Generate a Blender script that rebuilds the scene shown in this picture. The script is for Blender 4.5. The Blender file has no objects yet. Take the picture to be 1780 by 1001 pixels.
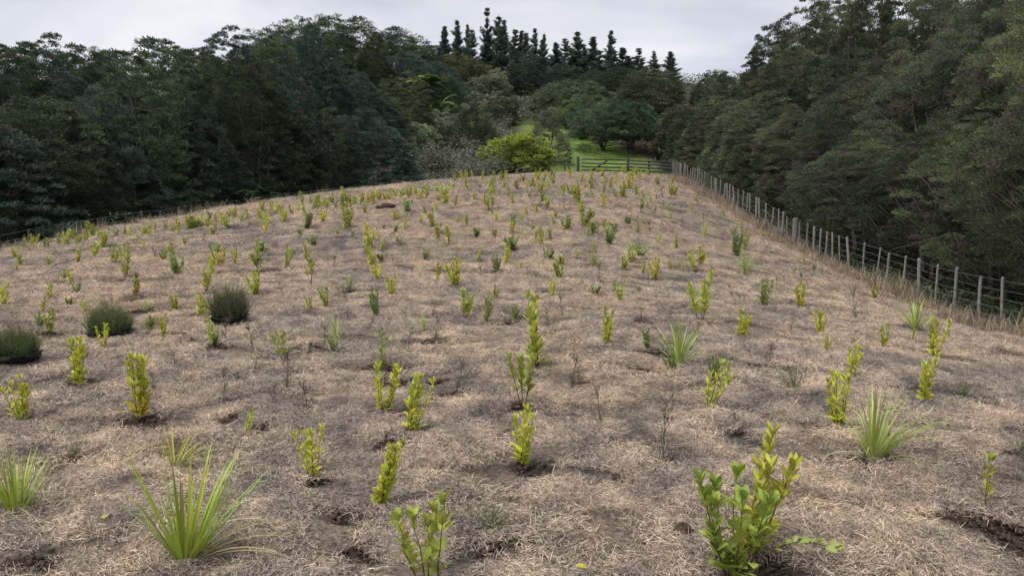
import bpy, math, random
import numpy as np
from mathutils import Vector, Matrix, Euler

# ------------------------------------------------------------------ camera
SC = bpy.context.scene
COL = SC.collection
IMG_W, IMG_H, FOC = 1780.0, 1001.0, 1345.0
PITCH = math.radians(6.3)
EYE = np.array([0.0, 0.0, 1.6])
cam_d = bpy.data.cameras.new('camera')
cam_d.sensor_width = 36.0
cam_d.lens = FOC / IMG_W * 36.0
cam_d.clip_start = 0.05
cam_d.clip_end = 3000
cam = bpy.data.objects.new('camera', cam_d)
COL.objects.link(cam)
cam.location = EYE
cam.rotation_euler = (math.pi / 2 - PITCH, 0, 0)
SC.camera = cam

# ------------------------------------------------------------------ sky and light
world = bpy.data.worlds.new('World')
SC.world = world
world.use_nodes = True
wn, wl = world.node_tree.nodes, world.node_tree.links
wn.clear()
SUN_EL, SUN_AZ = math.radians(60), math.radians(-135)     # azimuth from +Y (view direction) towards +X
out = wn.new('ShaderNodeOutputWorld')
bg_clear = wn.new('ShaderNodeBackground'); bg_clear.inputs[1].default_value = 0.05
sky = wn.new('ShaderNodeTexSky'); sky.sky_type = 'NISHITA'; sky.sun_disc = False
sky.sun_elevation = SUN_EL; sky.sun_rotation = SUN_AZ
wl.new(sky.outputs[0], bg_clear.inputs[0])
tc = wn.new('ShaderNodeTexCoord')
sep = wn.new('ShaderNodeSeparateXYZ'); wl.new(tc.outputs['Generated'], sep.inputs[0])
mx = wn.new('ShaderNodeMath'); mx.operation = 'MAXIMUM'; mx.inputs[1].default_value = 0.0
wl.new(sep.outputs[2], mx.inputs[0])
ad = wn.new('ShaderNodeMath'); ad.operation = 'ADD'; ad.inputs[1].default_value = 0.22
wl.new(mx.outputs[0], ad.inputs[0])
comb = wn.new('ShaderNodeCombineXYZ')
for i in range(2):
    dv = wn.new('ShaderNodeMath'); dv.operation = 'DIVIDE'
    wl.new(sep.outputs[i], dv.inputs[0]); wl.new(ad.outputs[0], dv.inputs[1]); wl.new(dv.outputs[0], comb.inputs[i])
cn = wn.new('ShaderNodeTexNoise'); cn.inputs['Scale'].default_value = 1.15; cn.inputs['Detail'].default_value = 5
cn.inputs['Roughness'].default_value = 0.5; cn.inputs['Distortion'].default_value = 0.35
wl.new(comb.outputs[0], cn.inputs['Vector'])
cr = wn.new('ShaderNodeValToRGB')
cr.color_ramp.elements[0].position = 0.36; cr.color_ramp.elements[0].color = (0.58, 0.60, 0.675, 1)
cr.color_ramp.elements[1].position = 0.62; cr.color_ramp.elements[1].color = (0.90, 0.90, 0.94, 1)
wl.new(cn.outputs['Fac'], cr.inputs[0])
bg_cloud = wn.new('ShaderNodeBackground'); bg_cloud.inputs[1].default_value = 0.37
wl.new(cr.outputs[0], bg_cloud.inputs[0])
wm = wn.new('ShaderNodeMixShader'); wm.inputs[0].default_value = 0.9
wl.new(bg_clear.outputs[0], wm.inputs[1]); wl.new(bg_cloud.outputs[0], wm.inputs[2])
wl.new(wm.outputs[0], out.inputs[0])

sun_d = bpy.data.lights.new('sun', 'SUN')
sun_d.energy = 1.5; sun_d.angle = math.radians(35); sun_d.color = (1.0, 0.96, 0.9)
sun = bpy.data.objects.new('sun', sun_d); COL.objects.link(sun)
sdir = Vector((math.sin(SUN_AZ) * math.cos(SUN_EL), math.cos(SUN_AZ) * math.cos(SUN_EL), math.sin(SUN_EL)))
sun.rotation_euler = (-sdir).to_track_quat('-Z', 'Y').to_euler()
sun.location = sdir * 300
SC.view_settings.view_transform = 'Standard'
SC.view_settings.look = 'None'
SC.view_settings.exposure = 1.5
SC.view_settings.gamma = 1.0
SC.cycles.max_bounces = 4; SC.cycles.diffuse_bounces = 3; SC.cycles.glossy_bounces = 1; SC.cycles.transmission_bounces = 3
SC.cycles.use_adaptive_sampling = True; SC.cycles.adaptive_threshold = 0.03

# ------------------------------------------------------------------ numeric helpers
def sstep(a, b, x):
    t = np.clip((x - a) / (b - a), 0, 1)
    return t * t * (3 - 2 * t)

_tab = np.random.default_rng(5).random((256, 256))
def vnoise(x, y):
    xi = np.floor(x).astype(int); yi = np.floor(y).astype(int)
    fx = x - xi; fy = y - yi
    fx = fx * fx * (3 - 2 * fx); fy = fy * fy * (3 - 2 * fy)
    a = _tab[xi & 255, yi & 255]; b = _tab[(xi + 1) & 255, yi & 255]
    c = _tab[xi & 255, (yi + 1) & 255]; d = _tab[(xi + 1) & 255, (yi + 1) & 255]
    return (a * (1 - fx) + b * fx) * (1 - fy) + (c * (1 - fx) + d * fx) * fy - 0.5

def table(pts, lo=-60, hi=1000, step=0.5, blur=3.0):
    xs = np.arange(lo, hi, step)
    ys = np.interp(xs, [p[0] for p in pts], [p[1] for p in pts])
    k = int(blur / step)
    if k > 0:
        ker = np.hanning(2 * k + 3); ker /= ker.sum()
        ys = np.convolve(np.pad(ys, k + 1, mode='edge'), ker, mode='valid')
    return lambda q: np.interp(q, xs, ys)

CEN = table([(-60, -1), (0, 0), (10, 0), (16.5, 0), (20, .22), (24, .7), (30, 1.6), (37, 2.4), (45, 3.05), (55, 3.72), (62, 4.12),
             (66, 4.15), (72, 4.7), (80, 6.8), (100, 11.6), (125, 18.5), (145, 23.5), (160, 25), (200, 25.5), (300, 26), (1000, 30)])
RDROP = table([(-60, 1), (0, 1.0), (10, 1.15), (17.4, 1.4), (23, 1.65), (33, 2.35), (44, 1.4), (55, .75), (62, .42), (72, 0)])
FX = table([(-60, 10.2), (0, 10.4), (17.4, 11.1), (23, 11.3), (33, 12.0), (44, 11.9), (62, 12.7), (75, 13.2)], blur=4)
XE = table([(-60, -19), (0, -18.5), (20, -17.2), (24, -16.2), (28, -14.8), (33, -12.7), (42, -9.6), (50, -6.2), (58, -1.5), (62, .8), (75, 2)], blur=4)

def base_h(x, y):
    x = np.asarray(x, float); y = np.asarray(y, float)
    c = CEN(y); fx = FX(y); xe = XE(y)
    fade = 1 - sstep(63, 80, y)
    t = np.clip(x / fx, 0, 1)
    z = c - RDROP(y) * t ** 1.7
    e = np.maximum(x - fx, 0)
    z += fade * (-0.34 * np.minimum(e, 5.0) * np.clip(e / 1.0, 0, 1) + 0.28 * np.clip(e - 6, 0, 60))
    z += (1 - fade) * 0.10 * np.clip(x - 16, 0, 30) * (1 - sstep(85, 120, y))
    u = np.clip((xe + 10 - x) / 10, 0, 1)
    fade = np.where(x < XE(y) + 10, np.where(x > -14, 1 - sstep(55, 69, y), fade), fade)
    z -= fade * 0.75 * u * u
    el = np.maximum(xe - x, 0)
    z -= fade * (0.46 * np.minimum(el, 9) * np.clip(el / 1.6, 0, 1) - 0.16 * np.clip(el - 11, 0, 60))
    return z

SOIL = []          # (x, y, radius) patches of turned soil, filled from the plant list below
def in_field(x, y):
    return sstep(-.6, .6, x - XE(y)) * sstep(-.4, .6, FX(y) - x) * (1 - sstep(63.0, 64.5, y))

def ground_h(x, y):
    x = np.asarray(x, float); y = np.asarray(y, float)
    f = in_field(x, y)
    r = 0.075 * vnoise(x * 1.1 + 7, y * 1.1 + 3) + 0.06 * vnoise(x * 2.6 + 41, y * 2.6) + 0.032 * vnoise(x * 6 + 9, y * 6 + 77) + 0.022 * vnoise(x * 15, y * 15 + 13)
    big = 0.5 * vnoise(x * .22 + 3, y * .22 + 8) + .25 * vnoise(x * .6, y * .6)
    return base_h(x, y) + r * (0.35 + .65 * f) + (1 - f) * big * sstep(0, 3, np.abs(x - 2)) * .5

RM = np.array(Matrix.Rotation(math.pi / 2 - PITCH, 3, 'X'))
def ray(px, py):
    d = RM @ np.array([(px - IMG_W / 2) / FOC, -(py - IMG_H / 2) / FOC, -1.0])
    return d / d[1]                       # one metre along the view direction
def at_depth(px, py, depth):
    return EYE + ray(px, py) * depth
def ground_at(px, py, lo=1.5, hi=63.0):
    """nearest ground point in the direction of a picture point"""
    r = ray(px, py)
    ds = np.concatenate([np.arange(lo, 12, .02), np.arange(12, hi, .1)])
    P = EYE[None] + r[None] * ds[:, None]
    gap = P[:, 2] - ground_h(P[:, 0], P[:, 1])
    hit = np.nonzero(gap < 0)[0]
    i = hit[0] if len(hit) else int(np.argmin(gap / ds))
    return P[i, 0], P[i, 1], ds[i]

# ------------------------------------------------------------------ mesh helpers
def make_mesh(name, verts, faces, mat=None, attrs=None, smooth=False):
    """verts (N,3); faces: list of index arrays of equal width, or one array"""
    verts = np.asarray(verts, np.float32)
    if isinstance(faces, np.ndarray): faces = [faces]
    faces = [np.asarray(f, np.int32) for f in faces if len(f)]
    me = bpy.data.meshes.new(name)
    me.vertices.add(len(verts)); me.vertices.foreach_set('co', verts.ravel())
    nl = sum(f.size for f in faces); nf = sum(len(f) for f in faces)
    me.loops.add(nl); me.polygons.add(nf)
    me.loops.foreach_set('vertex_index', np.concatenate([f.ravel() for f in faces]))
    st, c = [], 0
    for f in faces:
        st.append(np.arange(len(f)) * f.shape[1] + c); c += f.size
    me.polygons.foreach_set('loop_start', np.concatenate(st).astype(np.int32))
    if smooth: me.polygons.foreach_set('use_smooth', np.ones(nf, bool))
    for k, (typ, v) in (attrs or {}).items():
        a = me.attributes.new(k, typ, 'POINT')
        a.data.foreach_set('color' if typ == 'FLOAT_COLOR' else ('vector' if typ == 'FLOAT_VECTOR' else 'value'), np.asarray(v).ravel())
    me.update(calc_edges=True)
    if mat: me.materials.append(mat)
    return me

def link(name, data, parent=None, loc=None):
    o = bpy.data.objects.new(name, data); COL.objects.link(o)
    if parent: o.parent = parent
    if loc is not None: o.location = loc
    return o
def tag(o, label=None, cat=None, group=None, kind=None):
    if label: o['label'] = label
    if cat: o['category'] = cat
    if group: o['group'] = group
    if kind: o['kind'] = kind
    return o

class MB:
    """collects tubes and boxes into one mesh"""
    def __init__(s): s.v = []; s.q = []; s.n = 0
    def add(s, v, q):
        s.v.append(np.asarray(v, float)); s.q.append(np.asarray(q, int) + s.n); s.n += len(v)
    def tube(s, pts, rad, sides=6):
        pts = np.asarray(pts, float); n = len(pts); rad = np.broadcast_to(rad, n)
        d = np.gradient(pts, axis=0); d /= np.linalg.norm(d, axis=1)[:, None] + 1e-9
        ref = np.where(np.abs(d[:, 2:3]) > .9, np.array([[1., 0, 0]]), np.array([[0, 0, 1.]]))
        a = np.cross(d, ref); a /= np.linalg.norm(a, axis=1)[:, None] + 1e-9
        b = np.cross(d, a)
        th = np.arange(sides) / sides * 2 * math.pi
        v = pts[:, None] + rad[:, None, None] * (np.cos(th)[None, :, None] * a[:, None] + np.sin(th)[None, :, None] * b[:, None])
        v = v.reshape(-1, 3)
        i = np.arange(n - 1)[:, None] * sides; j = np.arange(sides)[None]; k = (j + 1) % sides
        q = np.stack([i + j, i + k, i + sides + k, i + sides + j], -1).reshape(-1, 4)
        c0 = len(v); v = np.vstack([v, pts[:1], pts[-1:]])
        cap = []
        for m in range(0, sides, 2):
            cap.append([c0, (m + 2) % sides, (m + 1) % sides, m])
            o = (n - 1) * sides
            cap.append([c0 + 1, o + m, o + (m + 1) % sides, o + (m + 2) % sides])
        s.add(v, np.vstack([q, cap])); return s
    def beam(s, a, b, w, h, up=(0, 0, 1)):
        a, b = np.asarray(a, float), np.asarray(b, float)
        d = b - a; d /= np.linalg.norm(d); up = np.asarray(up, float)
        x = np.cross(d, up); x /= np.linalg.norm(x); z = np.cross(x, d)
        v = [p + sx * x * w / 2 + sz * z * h / 2 for p in (a, b) for sx, sz in ((-1, -1), (1, -1), (1, 1), (-1, 1))]
        s.add(v, [[3, 2, 1, 0], [4, 5, 6, 7], [0, 1, 5, 4], [1, 2, 6, 5], [2, 3, 7, 6], [3, 0, 4, 7]]); return s
    def mesh(s, name, mat, smooth=True):
        return make_mesh(name, np.vstack(s.v), np.vstack(s.q), mat, smooth=smooth)

def unit(v): return v / (np.linalg.norm(v, axis=-1, keepdims=True) + 1e-9)
def cards(P, D, N, L, W):
    """one four-cornered spray each"""
    S = unit(np.cross(D, N))
    m = P + D * (L * .45)[:, None]
    v = np.stack([P, m + S * (W / 2)[:, None], P + D * L[:, None], m - S * (W / 2)[:, None]], 1).reshape(-1, 3)
    return v, np.arange(len(P) * 4).reshape(-1, 4)
def leaves(P, D, N, L, W, cup=.18):
    """folded pointed leaf, eight triangles"""
    S = unit(np.cross(D, N)); U = unit(np.cross(S, D))
    L = L[:, None]; W = W[:, None]
    a, b = P + D * L * .30, P + D * L * .68
    v = np.stack([P, a - U * W * cup, a + S * W * .46, a - S * W * .46, b - U * W * cup * 1.1, b + S * W * .40 - U * W * .12, b - S * W * .40 - U * W * .12, P + D * L - U * L * .10], 1)
    i = np.arange(len(P))[:, None] * 8
    q = np.concatenate([i + np.array([[1, 2, 5, 4]]), i + np.array([[3, 1, 4, 6]])])
    t = np.concatenate([i + np.array([[0, 2, 1]]), i + np.array([[0, 1, 3]]), i + np.array([[4, 5, 7]]), i + np.array([[4, 7, 6]])])
    return v.reshape(-1, 3), [q, t]
def strips(P, D, L, W, droop, seg=4, taper=1.0, keel=0.0, N=None):
    """curving blades: heading D bends down by droop over the length"""
    n = len(P); D = unit(D).copy()
    side = np.cross(D, np.array([0, 0, 1.])) if N is None else np.cross(D, N)
    side = unit(side)
    rows = []; p = P.copy()
    for k in range(seg + 1):
        t = k / seg
        w = W * (.55 + .45 * min(1, t * 4)) * (1 - t ** 2.2 * .93) if taper else W * (1 - .5 * t)
        rows.append(np.stack([p - side * (w / 2)[:, None], p + side * (w / 2)[:, None]], 1))
        p = p + D * (L / seg)[:, None]
        D = D.copy(); D[:, 2] -= droop / seg; D = unit(D)
    v = np.stack(rows, 1)                                # n, seg+1, 2, 3
    v = v.reshape(-1, 3)
    i = (np.arange(n) * (seg + 1) * 2)[:, None, None] + (np.arange(seg) * 2)[None, :, None]
    q = (i + np.array([0, 1, 3, 2])[None, None]).reshape(-1, 4)
    return v, q

# ------------------------------------------------------------------ materials
def new_mat(name):
    m = bpy.data.materials.new(name); m.use_nodes = True
    n = m.node_tree.nodes; n.clear()
    o = n.new('ShaderNodeOutputMaterial'); b = n.new('ShaderNodeBsdfPrincipled')
    b.inputs['Specular IOR Level'].default_value = 0.25
    m.node_tree.links.new(b.outputs[0], o.inputs[0])
    return m, n, m.node_tree.links, b, o
def ramp(n, l, src, stops):
    r = n.new('ShaderNodeValToRGB'); e = r.color_ramp.elements
    while len(e) < len(stops): e.new(.5)
    for el, (p, c) in zip(e, stops): el.position = p; el.color = (*c, 1)
    l.new(src, r.inputs[0]); return r.outputs[0]
def noise(n, l, vec, scale, detail=4, rough=.55):
    t = n.new('ShaderNodeTexNoise'); t.inputs['Scale'].default_value = scale
    t.inputs['Detail'].default_value = detail; t.inputs['Roughness'].default_value = rough
    if vec is not None: l.new(vec, t.inputs['Vector'])
    return t.outputs['Fac']
def mixc(n, l, fac, a, b, mode='MIX'):
    m = n.new('ShaderNodeMix'); m.data_type = 'RGBA'; m.blend_type = mode
    for s, v in ((m.inputs[0], fac), (m.inputs[6], a), (m.inputs[7], b)):
        if isinstance(v, (int, float)): s.default_value = v
        elif isinstance(v, tuple): s.default_value = (*v, 1)
        else: l.new(v, s)
    return m.outputs[2]
def mth(n, l, op, a, b=None):
    m = n.new('ShaderNodeMath'); m.operation = op
    for s, v in ((m.inputs[0], a), (m.inputs[1], b)):
        if v is None: continue
        if isinstance(v, (int, float)): s.default_value = v
        else: l.new(v, s)
    return m.outputs[0]
def attr(n, name):
    a = n.new('ShaderNodeAttribute'); a.attribute_name = name; return a
def pos(n): return n.new('ShaderNodeNewGeometry').outputs['Position']
def translucent(n, l, b, o, col, amt):
    t = n.new('ShaderNodeBsdfTranslucent'); l.new(col, t.inputs[0])
    m = n.new('ShaderNodeMixShader'); m.inputs[0].default_value = amt
    l.new(b.outputs[0], m.inputs[1]); l.new(t.outputs[0], m.inputs[2]); l.new(m.outputs[0], o.inputs[0])

def straw_colour(n, l):
    p = pos(n)
    c1 = ramp(n, l, noise(n, l, p, .75, 6, .68), [(.32, (.175, .157, .140)), (.44, (.288, .256, .222)), (.56, (.375, .332, .276)), (.68, (.320, .258, .200))])
    c2 = ramp(n, l, noise(n, l, p, 3.1, 3), [(.3, (.55, .55, .60)), (.65, (1.25, 1.20, 1.15))])
    c3 = ramp(n, l, noise(n, l, p, .21, 4, .65), [(.34, (.80, .80, .84)), (.48, (1.02, 1.0, .98)), (.58, (1.10, 1.05, .99)), (.68, (.98, .90, .82))])
    return mixc(n, l, 1.0, mixc(n, l, 1.0, c1, c2, 'MULTIPLY'), c3, 'MULTIPLY')

# ground -----------------------------------------------------------
M_ground, n, l, b, o = new_mat('ground_soil_and_thatch')
z = attr(n, 'zone'); sp = n.new('ShaderNodeSeparateColor'); l.new(z.outputs['Color'], sp.inputs[0])
p = pos(n)
st = straw_colour(n, l)
fine = ramp(n, l, noise(n, l, p, 34, 4, .7), [(.32, (.16, .15, .15)), (.62, (.86, .84, .82))])  # fine dark mottle: decayed thatch, plus shade under the straw put into the colour
st = mixc(n, l, 1.0, st, fine, 'MULTIPLY')
soil = ramp(n, l, noise(n, l, p, 22, 5, .65), [(.3, (.030, .023, .018)), (.7, (.095, .070, .052))])
sm = mth(n, l, 'ADD', sp.outputs[0], mth(n, l, 'MULTIPLY', mth(n, l, 'SUBTRACT', noise(n, l, p, 9, 4), .5), 1.3))
smr = n.new('ShaderNodeMapRange'); smr.inputs[1].default_value = .42; smr.inputs[2].default_value = .60; l.new(sm, smr.inputs[0])
c = mixc(n, l, smr.outputs[0], st, soil)
grass = ramp(n, l, noise(n, l, p, 1.6, 5, .65), [(.3, (.085, .135, .035)), (.55, (.150, .225, .060)), (.75, (.210, .260, .090))])
c = mixc(n, l, sp.outputs[1], c, grass)
litter = ramp(n, l, noise(n, l, p, 3.0, 6, .65), [(.3, (.022, .019, .014)), (.6, (.060, .048, .034)), (.8, (.045, .055, .025))])
c = mixc(n, l, sp.outputs[2], c, litter)
l.new(c, b.inputs['Base Color']); b.inputs['Roughness'].default_value = .95; b.inputs['Specular IOR Level'].default_value = .1
bp = n.new('ShaderNodeBump'); bp.inputs['Strength'].default_value = 1.0; bp.inputs['Distance'].default_value = .06
l.new(noise(n, l, p, 24, 7, .75), bp.inputs['Height']); l.new(bp.outputs[0], b.inputs['Normal'])

M_straw, n, l, b, o = new_mat('dead_grass_blades')
oi = n.new('ShaderNodeObjectInfo')
v = attr(n, 'var')
c = mixc(n, l, 1.0, straw_colour(n, l), ramp(n, l, v.outputs['Fac'], [(0, (.52, .48, .46)), (.5, (1.28, 1.25, 1.22)), (1, (2.05, 1.98, 1.90))]), 'MULTIPLY')
l.new(c, b.inputs['Base Color']); b.inputs['Roughness'].default_value = .75
translucent(n, l, b, o, c, .12)

def blade_mat(name, stops, trans=.25, rough=.55, objcol=False, spec=.25):
    m, n, l, b, o = new_mat(name)
    a = attr(n, 'var')
    c = ramp(n, l, a.outputs['Fac'], stops)
    if objcol:
        oi = n.new('ShaderNodeObjectInfo'); c = mixc(n, l, 1.0, c, oi.outputs['Color'], 'MULTIPLY')
    l.new(c, b.inputs['Base Color']); b.inputs['Roughness'].default_value = rough; b.inputs['Specular IOR Level'].default_value = spec
    if trans: translucent(n, l, b, o, c, trans)
    return m
M_drygrass = blade_mat('tall_dry_grass', [(0, (.13, .095, .065)), (.5, (.27, .205, .15)), (1, (.43, .355, .275))], .2)
M_greengrass = blade_mat('fresh_grass_blades', [(0, (.085, .140, .030)), (.5, (.185, .285, .070)), (1, (.32, .39, .13))], .3)
M_bracken = blade_mat('grey_scrub', [(0, (.070, .080, .055)), (.5, (.120, .128, .092)), (1, (.190, .188, .145))], .15)
M_under = blade_mat('undergrowth_leaves', [(0, (.022, .032, .015)), (.6, (.055, .078, .034)), (1, (.11, .135, .060))], .15)

# tree foliage: colour from the object's own colour, varied by clump
def foliage_mat(name, dead=(.095, .078, .075)):
    m, n, l, b, o = new_mat(name)
    oi = n.new('ShaderNodeObjectInfo'); a = attr(n, 'var')
    f = ramp(n, l, a.outputs['Fac'], [(0, (.42, .48, .52)), (.45, (.95, .98, .95)), (.9, (1.9, 1.85, 1.6))])
    c = mixc(n, l, 1.0, oi.outputs['Color'], f, 'MULTIPLY')
    dm = n.new('ShaderNodeMapRange'); dm.inputs[1].default_value = .95; dm.inputs[2].default_value = .97; l.new(a.outputs['Fac'], dm.inputs[0])
    c = mixc(n, l, dm.outputs[0], c, dead)
    l.new(c, b.inputs['Base Color']); b.inputs['Roughness'].default_value = .7; b.inputs['Specular IOR Level'].default_value = .12
    translucent(n, l, b, o, c, .30)
    return m
M_fol = foliage_mat('tree_foliage')
def bark_mat(name, lo, hi, scale=9):
    m, n, l, b, o = new_mat(name)
    t = n.new('ShaderNodeTexCoord'); mp = n.new('ShaderNodeMapping'); mp.inputs['Scale'].default_value = (1, 1, .18)
    l.new(t.outputs['Object'], mp.inputs[0])
    f = noise(n, l, mp.outputs[0], scale, 6, .7)
    l.new(ramp(n, l, f, [(.3, lo), (.7, hi)]), b.inputs['Base Color']); b.inputs['Roughness'].default_value = .9
    bp = n.new('ShaderNodeBump'); bp.inputs['Strength'].default_value = .6; bp.inputs['Distance'].default_value = .02
    l.new(f, bp.inputs['Height']); l.new(bp.outputs[0], b.inputs['Normal'])
    return m
M_bark = bark_mat('grey_bark', (.035, .030, .026), (.125, .112, .10))
M_pale = bark_mat('pale_dead_wood', (.16, .14, .125), (.34, .31, .28))
M_post = bark_mat('weathered_post', (.085, .080, .072), (.27, .255, .235), 30)
M_oldrail = bark_mat('dark_lichened_rail', (.020, .021, .019), (.075, .078, .070), 14)
M_stem = bark_mat('sapling_stem', (.055, .035, .022), (.16, .11, .065), 40)

M_wire, n, l, b, o = new_mat('galvanised_wire')
b.inputs['Base Color'].default_value = (.28, .28, .28, 1); b.inputs['Metallic'].default_value = .7; b.inputs['Roughness'].default_value = .5
M_tray, n, l, b, o = new_mat('black_plastic')
l.new(ramp(n, l, noise(n, l, pos(n), 30, 4), [(.4, (.008, .008, .009)), (.75, (.030, .027, .025))]), b.inputs['Base Color']); b.inputs['Roughness'].default_value = .45
M_soil, n, l, b, o = new_mat('potting_soil')
l.new(ramp(n, l, noise(n, l, pos(n), 50, 4), [(.3, (.020, .014, .010)), (.7, (.075, .050, .035))]), b.inputs['Base Color']); b.inputs['Roughness'].default_value = .95

# sapling leaves: object colour = lower leaf colour, alpha = how green the top is
M_leaf, n, l, b, o = new_mat('sapling_leaf')
oi = n.new('ShaderNodeObjectInfo'); a = attr(n, 'var'); tn = attr(n, 'tone')
gr = mth(n, l, 'MULTIPLY', tn.outputs['Fac'], oi.outputs['Alpha'])
c = mixc(n, l, gr, oi.outputs['Color'], (.165, .275, .055))
c = mixc(n, l, 1.0, c, ramp(n, l, a.outputs['Fac'], [(0, (.62, .66, .6)), (.5, (1, 1, 1)), (1, (1.32, 1.25, 1.5))]), 'MULTIPLY')
l.new(c, b.inputs['Base Color']); b.inputs['Roughness'].default_value = .42; b.inputs['Specular IOR Level'].default_value = .3
translucent(n, l, b, o, c, .30)
# single leaves of the near plants: object colour plus veins
M_leaf1, n, l, b, o = new_mat('single_leaf')
oi = n.new('ShaderNodeObjectInfo'); t = n.new('ShaderNodeTexCoord')
sx = n.new('ShaderNodeSeparateXYZ'); l.new(t.outputs['Object'], sx.inputs[0])
rib = n.new('ShaderNodeMapRange'); rib.inputs[1].default_value = .035; rib.inputs[2].default_value = .0; l.new(mth(n, l, 'ABSOLUTE', sx.outputs[0]), rib.inputs[0])
c = mixc(n, l, mth(n, l, 'MULTIPLY', rib.outputs[0], .4), oi.outputs['Color'], (.55, .56, .22))
c = mixc(n, l, 1.0, c, ramp(n, l, noise(n, l, t.outputs['Object'], 6, 3), [(.3, (.82, .84, .8)), (.7, (1.12, 1.1, 1.12))]), 'MULTIPLY')
l.new(c, b.inputs['Base Color']); bl = ramp(n, l, noise(n, l, pos(n), 55, 3, .6), [(.62, (0, 0, 0)), (.70, (1, 1, 1))])
c2 = mixc(n, l, mth(n, l, 'MULTIPLY', bl, .45), c, (.22, .16, .05))
l.new(c2, b.inputs['Base Color']); b.inputs['Roughness'].default_value = .52; b.inputs['Specular IOR Level'].default_value = .22
translucent(n, l, b, o, c2, .32)
M_blade = blade_mat('sword_leaf', [(0, (.60, .60, .55)), (.5, (1, 1, 1)), (1, (1.4, 1.3, 1.5))], .25, .4, True, .35)
M_wispy = blade_mat('fine_twig_foliage', [(0, (.6, .6, .6)), (.5, (1, 1, 1)), (1, (1.5, 1.4, 1.3))], .2, .7, True)

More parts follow.
